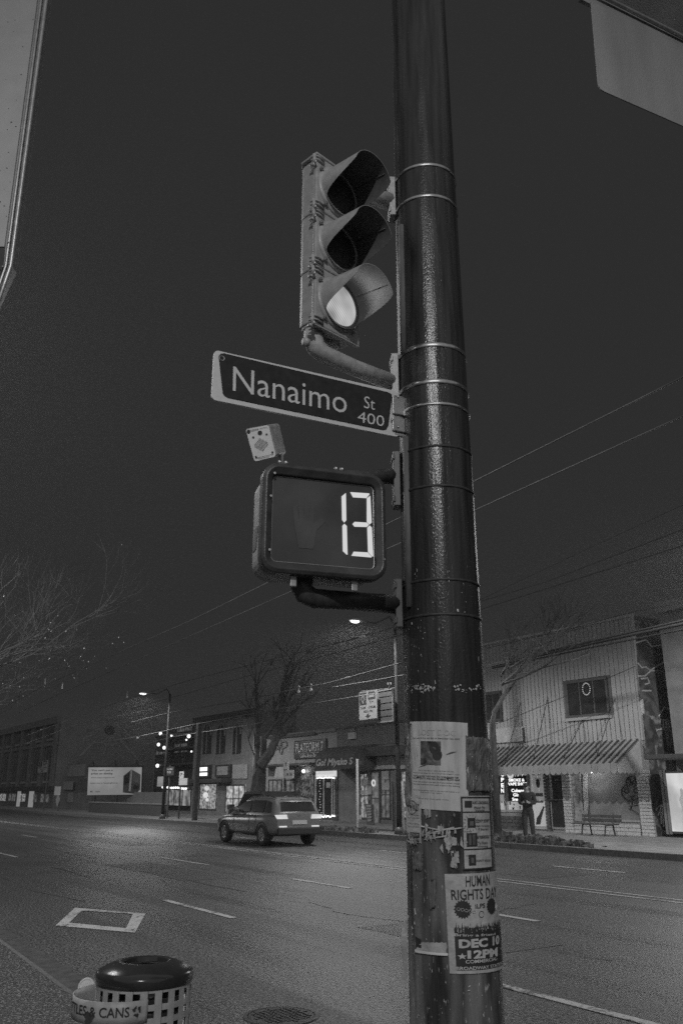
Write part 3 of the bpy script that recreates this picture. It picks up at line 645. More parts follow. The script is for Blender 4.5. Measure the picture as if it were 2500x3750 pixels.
for k in range(14):
    a = 2*math.pi*k/14; c_, s_ = math.cos(a), math.sin(a)
    p = [(.27+.17*c_-.008*s_, .63+.095*s_+.004*c_), (.27+.24*c_, .63+.125*s_), (.27+.17*c_+.008*s_, .63+.095*s_-.004*c_)]
    ray_.add([g6(*q) for q in p], [(0, 1, 2)])
ray_.build('flash_rays', M['ink'], cp)
hh = pole_map(*cB, .0095)
for u0, u1, v0, v1 in ((.22, .32, .59, .65), (.18, .24, .33, .47), (.28, .36, .33, .47), (.22, .3, .09, .16)): flat(hh, u0, u1, v0, v1, M['graphite'], cp, 'icon', 2, 2)
# left remnants
cC = ((1490, 2905), (1545, 2910), (1545, 3090), (1494, 3085))
pl = thing('poster', 'torn remnant of a printed show poster on the left edge of the pole', 'poster', pp(on_pole(1520, 3090)[0], on_pole(1520, 3090)[1]), 'posters on the pole')
sheet(cC, .004, 'sheet', M['paper2'], pl, .002, 10, 14, 9, .03); gC = pole_map(*cC, .0065)
lettering('THE VAULT', sub(gC, .3, .9, .66, .8), M['ink'], pl, .02); lettering('ALL', sub(gC, .02, .3, .05, .22), M['ink'], pl, .03)
flat(gC, .35, .92, .04, .22, M['ink'], pl, 'print_block'); gC2 = pole_map(*cC, .0075)
lettering('DOORS 7PM', sub(gC2, .4, .88, .14, .2), M['paper2'], pl); lettering('19+ SHOW', sub(gC2, .4, .88, .06, .11), M['paper2'], pl)
for v in (.55, .5, .38, .32): lettering('Thank you to Co-op Radio', sub(gC, .15, .9, v, v+.03), M['ink'], pl)
MB().tube([gC(.18+.4*0+.32+.3*math.cos(a/12*6.283), .73+.14*math.sin(a/12*6.283)) for a in range(13)], .0012, 5).build('ring_print', M['ink'], pl)
# crumpled plastic
cr_ = thing('torn_paper', 'crumpled torn paper and tape ends round the pole under the missing notice', 'torn paper', pp(TH0-.6, 1.5))
mb = MB(); rnd = random.Random(5)
for (bx, by, sx, sy, nn) in ((1600, 3060, 60, 16, 22), (1650, 3100, 30, 30, 22), (1520, 3088, 26, 8, 14), (1665, 3150, 12, 30, 14), (1565, 2990, 30, 14, 5), (1500, 2760, 5, 90, 26)):
    for _ in range(nn):
        p = (bx+rnd.gauss(0, sx*.5), by+rnd.gauss(0, sy*.5)); a, z = on_pole(*p); w = rnd.uniform(.002, .007); h = rnd.uniform(.006, .030); sl = rnd.uniform(-.015, .015)
        P = [pp(a-w/.17, z, .005), pp(a+w/.17, z+sl, rnd.uniform(.004, .016)), pp(a+w/.2+sl, z+h, rnd.uniform(.004, .012)), pp(a-w/.2+sl, z+h+sl, rnd.uniform(.005, .012))]
        mb.add(P, [(0, 1, 2), (0, 2, 3)])
o = mb.build('scrap', M['paper2'], cr_); o['kind'] = 'stuff'
mb = MB()
for pts in ([(1545, 3026), (1600, 3038), (1660, 3036), (1700, 3030)], [(1548, 3062), (1600, 3045), (1662, 3030)], [(1556, 3075), (1620, 3064), (1640, 3060)]):
    q = [on_pole(*p) for p in pts]; mb.tube([pp(a, b, .006) for a, b in q], .003, 5)
mb.build('tape_strand', M['paper2'], cr_, True)
# human rights poster
cD = ((1627, 3200), (1815, 3184), (1835, 3540), (1646, 3564))
hp = thing('poster', 'large Human Rights Day poster with white words on black, lowest on the pole', 'poster', pp(on_pole(1730, 3550)[0], on_pole(1730, 3550)[1]), 'posters on the pole')
sheet(cD, .004, 'sheet', M['paper2'], hp, .0012, 24, 24, 12)
D = pole_map(*cD, .0062); D2 = pole_map(*cD, .0074)
flat(D, .085, .985, .035, .44, M['ink'], hp, 'print_block', 14, 8)
tp2 = MB(); rnd = random.Random(8)
for k in range(60):
    u = .085+.9*k/60; v = .44; tp2.add([D(u, v), D(u+.02, v), D(u+.012, v+rnd.uniform(.01, .07))], [(0, 1, 2)])
tp2.build('crowd_print', M['ink'], hp)
for s_, q4, b in (('HUMAN', ((945, 340), (1210, 312), (1215, 440), (948, 462)), -.004), ('RIGHTS DAY', ((783, 495), (1283, 452), (1288, 575), (790, 612)), -.002), ('ILPS', ((1052, 660), (1160, 645), (1162, 700), (1055, 712)), .005)):
    lettering(s_, pole_map(*z6(*q4), .0066), M['ink'], hp, b+.012)
def round_print(x, y, rad, n, inner, off=.0068):
    th, z = on_pole(1400+x*.3189, 3100+y*.3189); out = []
    for k in range(n): a = 2*math.pi*k/n; q = rad*(1 if k % 2 == 0 else inner); out.append(pp(th+q*math.cos(a)/.17, z+q*math.sin(a), off))
    return [pp(th, z, off)]+out
for x, y, rad in ((918, 718, .033), (1235, 680, .030)):
    P = round_print(x, y, rad, 36, .8); MB().add(P, [(0, 1+k, 1+(k+1) % 36) for k in range(36)]).build('burst_print', M['ink'], hp)
for k in range(5):
    u = .15+.05*k; MB().tube([D2(u+.022*math.cos(a*.7), .64-.008*k+.02*0+.014*math.sin(a*.7)+.0) for a in range(10)], .0009, 4).build('chain_print', M['paper2'], hp)
for q in ((.745, .62), (.76, .64), (.775, .62), (.76, .6)): MB().tube([D2(q[0]-.012, q[1]), D2(q[0], q[1]+.03), D2(q[0]+.012, q[1])], .0012, 4).build('hand_print', M['paper2'], hp)
MB().tube([p for p in round_print(1122, 775, .0105, 14, 1.)[1:]], .0009, 4).build('ring_print', M['ink'], hp)
bl = MB(); rnd = random.Random(2)
for k in range(70):
    u = rnd.uniform(.1, .95); v = rnd.uniform(.4, .46); w = rnd.uniform(.004, .014); bl.add([D2(u, v), D2(u+w, v), D2(u+w*.6, v+rnd.uniform(.012, .035))], [(0, 1, 2)])
bl.build('people_print', M['paper2'], hp)
for s_, q4, b in (('Bring a friend', ((820, 992), (1272, 985), (1275, 1022), (820, 1035)), .02), ('DEC 10', ((868, 1062), (1312, 1008), (1315, 1115), (873, 1165)), .05), ('12PM', ((965, 1190), (1295, 1150), (1298, 1255), (968, 1285)), .05), ('COMMERCIAL-', ((945, 1300), (1295, 1260), (1297, 1298), (948, 1340)), .02), ('BROADWAY STATION', ((843, 1375), (1345, 1315), (1348, 1350), (846, 1415)), .02)):
    lettering(s_, pole_map(*z6(*q4), .0078), M['paper'], hp, b)
for cu, cv, ru in ((.165, .17, .062), (.86, .2, .035)):
    MB().add([D2(cu, cv)]+[D2(cu+ru*(1 if k % 2 == 0 else .42)*math.sin(k*math.pi/5), cv+ru*.55*(1 if k % 2 == 0 else .42)*math.cos(k*math.pi/5)) for k in range(10)], [(0, 1+k, 1+(k+1) % 10) for k in range(10)]).build('star_print', M['paper'], hp)
# older remnants
M['oldpaper'] = mat('soaked_old_paper', .13, .8, .4, 14, .4, 50, stretch=(2, 2, .4))
for cs_, sd_, lb_ in ((((1512, 3110), (1556, 3114), (1552, 3196), (1516, 3190)), 2, 'grey soaked paper scrap on the left of the pole below the taped strands'),
        (((1570, 3216), (1600, 3212), (1596, 3330), (1576, 3342)), 6, 'grey soaked paper scrap left of the Human Rights Day poster')):
    a_, z_ = on_pole(*cs_[3]); ot_ = thing('torn_paper', lb_, 'torn paper', pp(a_, z_)); sheet(cs_, .0035, 'sheet', M['oldpaper'], ot_, .003, 12, 14, sd_, .28)
# torn strip, flap
ts = thing('poster', 'torn leftover strip of a pale poster left of the Human Rights Day poster', 'poster', pp(on_pole(1580, 3500)[0], on_pole(1580, 3500)[1]), 'posters on the pole')
sheet(((1544, 3446), (1638, 3448), (1640, 3494), (1524, 3480)), .004, 'sheet', M['paper2'], ts, .002, 16, 6, 4, .1)
sheet(((1524, 3428), (1545, 3440), (1545, 3472), (1526, 3466)), .005, 'printed_corner', M['ink'], ts, .001, 5, 5, 4)
sheet(((1524, 3476), (1640, 3490), (1640, 3499), (1524, 3486)), .0065, 'tape_edge', M['white'], ts, .001, 14, 2, 6)
fth = TH0-1.45
f_ = [(fth, 1.155, .004), (fth-.1, 1.12, .02), (fth-.05, 1.06, .03), (fth-.12, .98, .022), (fth-.18, .91, .035)]
fl2 = thing('torn_paper', 'narrow paper flap curling off the left edge of the pole', 'torn paper', pp(fth, 1.0))
MB().grid(lambda u, v: (lambda k, q: pp(f_[k][0]*(1-q)+f_[k+1][0]*q+.16*u*(1-v)*.9+.03*u, f_[k][1]*(1-q)+f_[k+1][1]*q, (f_[k][2]*(1-q)+f_[k+1][2]*q)*(1-.8*u)))(min(3, int(v*4)), v*4-min(3, int(v*4))), 5, 16).build('flap', M['paper2'], fl2, True)
oth = thing('torn_paper', 'ragged bleached paste mark round the pole above the notices', 'torn paper', pp(TH0, 2.35))
mb = MB(); rnd = random.Random(15)
for _ in range(80):
    p = (rnd.choice([rnd.uniform(1485, 1590), rnd.uniform(1485, 1580), rnd.uniform(1660, 1755)]), 2522+rnd.gauss(0, 8)); a, z = on_pole(*p); w = rnd.uniform(.002, .006)/.17; h = rnd.uniform(.001, .006)
    mb.add([pp(a-w, z, .004), pp(a+w*rnd.random(), z-h, .004), pp(a+w, z+h*.4, .005), pp(a, z+h, .004)], [(0, 1, 2, 3)])
o = mb.build('scrap', M['paper'], oth); o['kind'] = 'stuff'

# ================================================================ LITTER BIN
bc = (atD(350, 3560, 4.13)+atD(710, 3560, 4.13))/2; bc.z = 0; BX, BY = bc.x, bc.y; ZR = .875
LB = thing('litter_bin', 'round litter bin with square-hole basket and glossy black lid beside the kerb', 'litter bin', (BX, BY, NZ))
MB().lathe([(.088, ZR+.020), (.092, ZR+.036), (.104, ZR+.040), (.125, ZR+.037), (.160, ZR+.026), (.188, ZR+.012), (.203, ZR+.001), (.206, ZR-.008), (.206, ZR-.036), (.201, ZR-.042), (.19, ZR-.038), (.19, ZR-.015), (.1, ZR+.012), (.088, ZR+.020)], (BX, BY, 0), 56).build('lid', mat('glossy_black_lid', .03, .16, .3, 8, .05, 15, coat=.4), LB, True, auto=50)
vb = math.atan2(-BY, -BX)      # towards the camera
M['binpaint'] = mat('bin_grey_paint', .36, .5, .15, 22, .1, 80)
bk_ = MB(); R_ = .199; nh = 21
def holes(z0, z1, zs):
    rows = [z0]+[q for a, b in zs for q in (a, b)]+[z1]
    for r_ in range(len(rows)-1):
        hole_row = r_ % 2 == 1
        for k in range(nh*2):
            if hole_row and k % 2 == 0: continue
            a0_, a1_ = 2*math.pi*k/(nh*2), 2*math.pi*(k+1)/(nh*2)
            if k % 2 == 0: a0_ += .012; a1_ += .012
            sub_ = 2
            for q in range(sub_):
                b0, b1 = a0_+(a1_-a0_)*q/sub_, a0_+(a1_-a0_)*(q+1)/sub_
                P = [V((BX+R_*math.cos(b), BY+R_*math.sin(b), z)) for z in (rows[r_], rows[r_+1]) for b in (b0, b1)]
                bk_.add(P, [(0, 1, 3, 2)])
hz_ = []; zz_ = ZR-.052
for k in range(11): hh_ = (.041, .026)[k % 2]; hz_.append((zz_-hh_, zz_)); zz_ -= hh_+.022
holes(NZ+.08, ZR-.030, hz_[::-1])
bko = bk_.build('basket', M['binpaint'], LB)
sd = bko.modifiers.new('wall', 'SOLIDIFY'); sd.thickness = .004
MB().lathe([(.0, NZ+.09), (.192, NZ+.09), (.195, NZ+.03), (.0, NZ+.03)], (BX, BY, 0), 32).build('base', M['black'], LB)
MB().lathe([(.178, NZ+.1), (.182, ZR-.08), (.176, ZR-.08), (.172, NZ+.1)], (BX, BY, 0), 32).build('liner', mat('bin_liner_plastic', .03, .35, .3, 10, .4, 20), LB, True)
# the can shelf: a band that swells away from the basket on the left
left = vb - math.pi/2
def bandr(a):
    d = (a-(vb-1.28)); return .203+.088*max(0, math.cos(min(math.pi/2, abs(d)*1.17)))**.85
zb0, zb1 = ZR-.152, ZR-.070
def band(off): return lambda u, v: (lambda a: V((BX+(bandr(a)+off)*math.cos(a), BY+(bandr(a)+off)*math.sin(a), zb0+(zb1-zb0)*v)))(vb-2.62+2.72*u)
bm = MB().grid(band(0), 48, 3); ob = bm.build('can_shelf', M['binpaint'], LB, True); q_ = ob.modifiers.new('wall', 'SOLIDIFY'); q_.thickness = .004
MB().grid(lambda u, v: (lambda a: V((BX+(.199+(bandr(a)-.199)*v)*math.cos(a), BY+(.199+(bandr(a)-.199)*v)*math.sin(a), zb0+.012)))(vb-2.62+2.72*u), 40, 1).build('shelf_floor', M['binpaint'], LB)
bo_ = band(.0025)
lettering('BOTTLES & CANS', lambda u, v: bo_(.385+.50*u, .34+.44*v), M['ink'], LB, .012)
rc = MB()
for k in range(3):
    a = math.radians(90+120*k); b = a+math.radians(95)
    c = lambda r, t: bo_(.928+r*math.cos(t)*.026, .56+r*math.sin(t)*.26)
    rc.add([c(1, a+.15), c(1, b-.5), c(.5, b-.5), c(.5, a+.15)], [(0, 1, 2, 3)]); rc.add([c(1.3, b-.5), c(.75, b+.1), c(.2, b-.5)], [(0, 1, 2)])
rc.build('recycling_mark', M['ink'], LB)
sp = MB(); P = [bo_(.66+.045*(1+.3*math.sin(5*t))*math.cos(t)*.7, .3+.26*(1+.3*math.sin(3*t+1))*math.sin(t)) for t in [k*.3927 for k in range(16)]]
sp.add([p*1+V((0, 0, 0)) for p in P], [tuple(range(16))]).build('stain', M['dark'], LB)
# paper cup leaning in the shelf
cc = depth(316, 3614, 3.70); ax = (-FW*.72+UPC*.62+RT*-.05).normalized(); aA = ax.cross(RT).normalized(); aB = ax.cross(aA)
pc = thing('paper_cup', 'pale takeaway cup lying tilted in the can shelf of the litter bin', 'paper cup', cc)
MB().lathe([(.0, -.1), (.026, -.1), (.034, -.004)], cc, 28, aA, aB, ax).build('cup', M['white'], pc, True, auto=40)
MB().lathe([(.035, -.012), (.037, -.006), (.037, .0), (.034, .004), (.029, .004), (.028, .001), (.015, .001), (.013, .003), (.0, .003)], cc, 32, aA, aB, ax).build('lid', mat('cup_lid_plastic', .6, .4, .1, 40), pc, True, auto=30)

# ================================================================ OVERHEAD SIGN BOX (top left) AND AWNING (top right)
LD = 4.0; lp0 = atD(110, 490, LD)
def lq(x, y, o=0.): return onP(x, y, lp0, 90) - FH*o
LS = thing('sign_box', 'big pale overhead sign panel in a metal edge at the top left', 'sign box', lq(-300, 900))
MB().prism([lq(*p) for p in [(142, -10), (168, -300), (-500, -300), (-500, 905), (20, 908)]], -FH*.012).build('panel', mat('sign_panel_face', .40, .5, .06, 9, .05, 40), LS)
MB().prism([lq(*p) for p in [(175, -2), (205, -300), (-500, -300), (-500, 1200), (-60, 1200), (46, 975)]], FH*.06).build('cabinet', M['sigpaint'], LS)
for off, r_, nm in ((-.0, .012, 'edge_trim'), (.012, .008, 'inner_trim')):
    sft = -18 if off else 0
    MB().tube([lq(204+sft, -300, .012), lq(174+sft, 0, .012), lq(44+sft, 980, .012), lq(-62+sft, 1290, .012)], r_, 8).build(nm, M['steel'], LS, True)
MB().prism([lq(*p, .002) for p in [(-500, 908), (20, 911), (14, 985), (-20, 1060), (-500, 1060)]], -FH*.006).build('lower_board', M['bezel'], LS)
for q in ((36, 897), (16, 985), (4, 990)): MB().ball(lq(*q, .02), .006, 8).build('bolt', M['steel'], LS, True)
dd = MB(); rnd = random.Random(4)
for x, y in ((125, 78), (88, 178), (36, 404), (46, 454), (62, 470), (30, 622), (28, 798), (20, 760), (5, 745), (82, 280)): dd.obox(lq(x, y, .0135), RT*rnd.uniform(.002, .005), UPZ*rnd.uniform(.001, .003), FH*.0004)
dd.build('dirt_marks', M['bezel'], LS)
for k in range(26): MB().obox(lq(rnd.uniform(-10, 150)*.9, rnd.uniform(560, 900) if k % 2 else rnd.uniform(0, 900), .0128), RT*rnd.uniform(.0008, .004)+UPZ*rnd.uniform(-.001, .001), UPZ*rnd.uniform(.0005, .0015), FH*.0003).build('dirt_fleck', M['bezel'], LS)
lx = lq(-420, 500); MB().tube([(lx.x, lx.y, NZ), (lx.x, lx.y, 5.6)], .06, 12).build('post', M['steel'], LS, True)

RD = atD(2300, 200, 3.6)
def rq(x, y, o=0.): return onP(x, y, RD, 64) + V((az(64).y, -az(64).x, 0))*o
AW = thing('awning', 'grey cloth awning with a rounded valance corner at the top right', 'awning', rq(2600, 700))
M['canvas'] = mat('awning_canvas', .26, .85, .2, 4, .3, 250, stretch=(1, 1, .25))
vo_ = [(2160, 8), (2185, 300), (2188, 318), (2196, 330), (2208, 338), (2500, 466), (2950, 660), (2950, 420), (2500, 178)]
MB().prism([rq(*p) for p in vo_], rq(2300, 200, .006)-rq(2300, 200)).build('valance', M['canvas'], AW)
MB().prism([rq(*p, -.03) for p in [(2130, -10), (2500, 178), (2950, 420), (2950, 372), (2500, 140), (2215, -8)]], rq(2300, 200, .02)-rq(2300, 200)).build('frame_band', M['canvas'], AW)
MB().tube([rq(2100, -58, .01), rq(2215, 0, .01), rq(2500, 143, .01), rq(2950, 380, .01)], .011, 8).build('rail', M['steel'], AW, True)
rn_ = V((az(64).y, -az(64).x, 0))
MB().prism([rq(2215, -8, -.02), rq(2950, 370, -.02), rq(2950, 370, -.02)+UPZ*.7+rn_*1.0, rq(2215, -8, -.02)+UPZ*.7+rn_*1.0], UPZ*.01).build('roof_cloth', M['canvas'], AW)
aw1 = rq(2900, 480); MB().tube([(aw1.x, aw1.y, NZ), (aw1.x, aw1.y, aw1.z)], .03, 10).build('post', M['steel'], AW, True)

# ================================================================ THE FAR SIDE OF THE STREET
M.update(
 brickdark=mat('dark_brick_wall', .15, .85, .3, 5, .3, 25), stucco=mat('light_stucco', .30, .85, .12, 2, .2, 30), stuccodark=mat('grey_stucco', .19, .85, .2, 2, .2, 30),
 siding=mat('painted_siding', .33, .6, .1, 1.2, .1, 30), backing=mat('wall_backing', .12, .9, .1, 3), trim=mat('dark_trim', .06, .6, .2, 6), paletrim=mat('pale_trim', .4, .6, .15, 6),
 awnlight=mat('awning_pale_metal', .26, .55, .15, 3), awndark=mat('awning_dark_cloth', .05, .8, .3, 3), whitebrick=mat('white_painted_brick', .5, .7, .12, 10, .2, 40), darkbrick=mat('brown_brick', .10, .8, .35, 10, .2, 40),
 mortar=mat('mortar', .28, .9, .1, 12), glass=mat('shop_glass', .035, .08, .3, 2), signpanel=mat('sign_panel_pale', .42, .6, .1, 4), signdark=mat('sign_panel_dark', .05, .5, .2, 6),
 coverglass=mat('whitened_window', .21, .35, .2, 1.2, .1, 6), curtain=mat('white_curtain', .5, .8, .15, 6, .3, 10, stretch=(4, 4, .5)), shop=emit_noise('lit_shop_interior', .01, .34, 5.5), shopdim=emit_noise('dim_shop_interior', .004, .09, 4.),
 shopbright=emit_noise('bright_shop_interior', .12, .5, 4.), lit=emit('lit_panel', .5), litdim=emit('dim_lit_panel', .17), roof=mat('roof_felt', .05, .9, .2, 2), metaldoor=mat('door_metal', .3, .4, .1, 6), plaster=mat('mural_wall_plaster', .22, .9, .12, .8, .1, 8),
)
FY = 26.0
def frx(p, Y=FY): return fr(*p, Y)
def panel(px, Y, d, name, mt, parent, bev=0., back=0.):
    a, b, c, e = frx(px, Y); return MB().box(a, b, Y-d, Y+back, c, e).build(name, mt, parent, bev=bev)
def words(s, px, Y, d, mt, parent, bold=0., shear=0.):
    return lettering(s, fmap(*frx(px, Y), Y, d), mt, parent, bold, shear)
def window(px, Y, parent, mt=None, fw=.07, mull=0, cross=0, fr_mt=None, d=.05):
    a, b, c, e = frx(px, Y); fm = fr_mt or M['trim']
    w = MB().box(a, b, Y-d*.3, Y+.02, c, e).build('window', mt or M['glass'], parent)
    for q in ((a, b, c, c+fw), (a, b, e-fw, e), (a, a+fw, c+fw, e-fw), (b-fw, b, c+fw, e-fw)):
        MB().box(q[0], q[1], Y-d, Y, q[2], q[3]).build('frame', fm, w)
    for k in range(mull):
        x = a+(b-a)*(k+1)/(mull+1); MB().box(x-fw*.3, x+fw*.3, Y-d*.9, Y, c+fw, e-fw).build('mullion', fm, w)
    for k in range(cross):
        z = c+(e-c)*(k+1)/(cross+1); MB().box(a+fw, b-fw, Y-d*.85, Y, z-fw*.3, z+fw*.3).build('glazing_bar', fm, w)
    return w
def parts_attach(w): pass
def ppx(x, y, s, ox, oy): return ox+x*s, oy+y*s
def z1(a, b, c, d): return (a*.574, 2450+b*.574, c*.574, 2450+d*.574)
def z2(a, b, c, d): return (850+a*.4464, 2450+b*.4464, 850+c*.4464, 2450+d*.4464)
def z3(a, b, c, d): return (1700+a*.5102, 2150+b*.5102, 1700+c*.5102, 2150+d*.5102)
def bricks(x0, x1, z0, z1_, Y, d, parent, mt, bw_=.3, bh=.11, cut=None):
    w, h = bw_-.015, bh-.014; me = MB().box(-w/2, w/2, -d, 0, 0, h).mesh('brick', mt); mh = MB().box(-w/4, w/4, -d, 0, 0, h).mesh('brick', mt)
    n = int((z1_-z0)/bh); cols = max(1, round((x1-x0)/bw_))
    for j in range(n):
        xs = [(x0+bw_*(i+.5), me) for i in range(cols)] if j % 2 == 0 else [(x0+bw_*.25, mh)]+[(x0+bw_*(i+1), me) for i in range(cols-1)]+[(x0+bw_*cols-bw_*.25, mh)]
        for x, mm in xs:
            o = link('brick', mm, parent); o.location = (x, Y-random.uniform(0, .006), z0+j*bh)

# ---- panelled two-storey shop on the right (its parts hang on an Empty at the origin of the facade)
BI = thing('shop_building', 'two-storey shop clad in pale upright panels above a striped awning', 'building', (-23.5, FY, PZ))
X0, X1, ZT = -30.6, -19.60, 7.80
MB().box(X0, X1, FY, FY+11, PZ, ZT).build('wall', M['backing'], BI)
pw = .212; npn = int((X1-X0)/pw)
win = frx(z3(735, 660, 1035, 930)); win2 = frx(z3(150, 755, 270, 965))
def sid(x0, x1, za, zb): return MB().prism([(x0+.012, FY-.002, za), (x0+.022, FY-.036, za), (x1-.022, FY-.036, za), (x1-.012, FY-.002, za)], (0, 0, zb-za)).build('siding_panel', M['siding'], BI)
zaw = onY(2348, 2711, FY).z
for k in range(npn):
    xa = X1-(k+1)*pw; xb = xa+pw
    for wv in (win, win2):
        if xb > wv[0] and xa < wv[1]: sid(xa, xb, zaw, wv[2]-.04); sid(xa, xb, wv[3]+.04, ZT-.06); break
    else: sid(xa, xb, zaw, ZT-.06)
MB().box(X0, X1+.04, FY-.06, FY+.02, ZT-.05, ZT+.05).build('roof_flashing', M['paletrim'], BI)
MB().box(X1-.05, X1+.05, FY-.06, FY, zaw-.0, ZT-.05).build('corner_board', M['paletrim'], BI)
w = window(z3(735, 660, 1035, 930), FY, BI, M['glass'], .09, 2, 0, d=.06)
MB().box(win[0]-.08, win[1]+.08, FY-.13, FY-.04, win[2]-.12, win[2]-.01).build('sill', M['siding'], BI)
window(z3(150, 755, 270, 965), FY, BI, M['glass'], .09, 1, 0, d=.06)
wr_ = thing('light_wreath', 'oval wreath of small lit bulbs hanging in the upper window', 'wreath', onY(*ppx(887, 775, .5102, 1700, 2150), FY-.07))
mb = MB(); wc = frx(z3(858, 690, 912, 775)); rg = MB()
for k in range(18):
    a = 2*math.pi*k/18; p = V(((wc[0]+wc[1])/2+(wc[1]-wc[0])/2*math.cos(a), FY-.10, (wc[2]+wc[3])/2+(wc[3]-wc[2])/2*math.sin(a)))
    MB().ball(p, .022, 6).build('bulb', M['bulb_dim'] if 'bulb_dim' in M else M.setdefault('bulb_dim', emit('wreath_bulb_lit', .3)), wr_)
rg.tube([V(((wc[0]+wc[1])/2+(wc[1]-wc[0])/2*math.cos(a/18*6.2832), FY-.08, (wc[2]+wc[3])/2+(wc[3]-wc[2])/2*math.sin(a/18*6.2832))) for a in range(19)], .012, 5).build('hoop', M['trim'], wr_)
sgn = thing('sign_board', 'blank pale sign board fixed above the left end of the striped awning', 'sign', onY(*ppx(320, 1120, .5102, 1700, 2150), FY))
panel(z3(120, 1015, 432, 1118), FY-.04, .08, 'board', M['signpanel'], sgn, .01)
MB().box(*frx(z3(432, 1010, 438, 1122))[:2], FY-.14, FY-.04, *frx(z3(432, 1010, 438, 1122))[2:]).build('edge', M['trim'], sgn)
# striped awning
af = onX(2253, 2800, X1-.35); AYf, AZf = af.y, onY(2253, 2800, af.y).z
AWN = thing('shop_awning', 'long striped metal awning with scalloped hem along the panelled shop front', 'awning', (-23.5, FY, AZf))
sw = .28; xs = X1-.30; n = int((xs-X0)/sw)
me = MB().prism([(-sw/2+.01, FY-.02, zaw), (-sw/2+.01, AYf, AZf+.02), (sw/2-.01, AYf, AZf+.02), (sw/2-.01, FY-.02, zaw)], (0, 0, .03))
me.prism([(sw/2-.075, FY-.02, zaw+.03), (sw/2-.075, AYf, AZf+.05), (sw/2-.01, AYf, AZf+.05), (sw/2-.01, FY-.02, zaw+.03)], (0, 0, .045), 1)
me = me.mesh('awning_strip', [M['awnlight'], M['awndark']])
zv = AZf-.30
def scal(): return [(-sw/2+.004, AYf-.02, AZf+.03)]+[(-sw/2+.004, AYf-.02, zv+.08)]+[(-sw/2+.004+(sw-.008)*t/6, AYf-.02, zv+.08-.08*math.sin(math.pi*t/6)) for t in range(1, 6)]+[(sw/2-.004, AYf-.02, zv+.08), (sw/2-.004, AYf-.02, AZf+.03)]
ms = MB().prism(scal(), (0, .02, 0)).mesh('hem_scallop', M['awnlight'])
for k in range(n):
    o = link('awning_strip', me, AWN); o.location = (xs-sw*(k+.5), 0, 0)
    o = link('hem_scallop', ms, AWN); o.location = (xs-sw*(k+.5), random.uniform(-.01, .01), 0)
ck = [(xs+.01, FY-.02, zaw), (xs+.01, AYf, AZf), (xs+.01, AYf, zv+.05)]+[(xs+.01, AYf+(FY-.02-AYf)*t/12, zv+.05-.05*abs(math.sin(math.pi*t/2))) for t in range(1, 12)]+[(xs+.01, FY-.02, zv+.05)]
MB().prism(ck, (.02, 0, 0)).build('awning_cheek', M['signpanel'], AWN)
for xa, ya, xb, yb in ((402, 825, 285, 1180), (597, 790, 480, 1170), (850, 945, 700, 1270), (1078, 800, 940, 1265)):  # dark slanting bars from the wall down to the awning front
    t_ = onY(1700+xa*.5102, 2150+ya*.5102, FY-.04); b_ = onY(1700+xb*.5102, 2150+yb*.5102, AYf+.3)
    MB().tube([t_, V((b_.x, b_.y, AZf+.18))], .018, 6).build('slant_bar', M['trim'], AWN)
# ground floor of the panelled shop
GY = FY
bri = lambda p: frx(z3(*p), GY)
MB().box(X0, X1-.0, GY-.012, GY, PZ, zaw).build('shop_front', M['mortar'], BI)
q = bri((150, 1625, 420, 1745)); bricks(X0+.1, q[1], PZ, q[3], GY, .05, BI, M['darkbrick'], .34, .13)
window(z3(100, 1318, 296, 1612), GY, BI, M['shopdim'], .09, 0, 0, M['paletrim'])
window(z3(302, 1318, 468, 1615), GY, BI, M['shopdim'], .09, 0, 0, M['paletrim'])
for p_ in ((110, 1490, 292, 1606), (308, 1540, 455, 1608)):
    pq = panel(z3(*p_), GY-.03, .01, 'window_poster', M['litdim'], BI)
rnd = random.Random(21)
for p_ in ((215, 1500, 285, 1590), (320, 1550, 440, 1600)):
    for _ in range(9):
        x = rnd.uniform(p_[0], p_[2]); y = rnd.uniform(p_[1]+8, p_[3]); w_ = rnd.uniform(4, 11); h_ = rnd.uniform(6, 26)
        panel(z3(x, y-h_, x+w_, y), GY-.045, .012, 'display_item', rnd.choice([M['trim'], M['stuccodark'], M['signpanel']]), BI)
NE = thing('neon_sign', 'lit window lettering reading Smoke & Vape Shop, Cubans, Glass, Snacks in the shop window', 'neon sign', onY(*ppx(385, 1535, .5102, 1700, 2150), GY-.05))
panel(z3(312, 1322, 452, 1535), GY-.03, .015, 'board', M['signblack'], NE)
for s_, p_ in (('SMOKE &', (318, 1374, 432, 1396)), ('VAPE SHOP', (314, 1402, 450, 1424)), ('Cubans', (338, 1448, 428, 1472)), ('Glass', (350, 1480, 420, 1503)), ('Snacks', (344, 1511, 426, 1534))):
    words(s_, z3(*p_), GY-.03, .022, M['neon'], NE, .028)
words('TPV', z3(358, 1324, 440, 1358), GY-.03, .022, M['lit'], NE, .03, .3)
MB().lathe([(0, .0), (.19, .0)], onY(*ppx(328, 1342, .5102, 1700, 2150), GY-.053), 20, V((1, 0, 0)), UPZ, V((0, -1, 0))).build('round_logo', M['lit'], NE)
NO = thing('neon_sign', 'upright lit sign spelling OPEN downwards between the two shop windows', 'neon sign', onY(*ppx(273, 1480, .5102, 1700, 2150), GY-.05))
panel(z3(258, 1322, 290, 1482), GY-.03, .015, 'board', M['signblack'], NO)
for s_, y in zip('OPEN', (1330, 1368, 1408, 1446)): words(s_, z3(264, y, 284, y+30), GY-.03, .022, M['neon'], NO, .03)
NL = thing('neon_sign', 'lit window lettering half hidden behind the wooden pole, left of the OPEN sign', 'neon sign', onY(*ppx(200, 1480, .5102, 1700, 2150), GY-.05))
panel(z3(110, 1322, 252, 1482), GY-.03, .015, 'board', M['signblack'], NL)
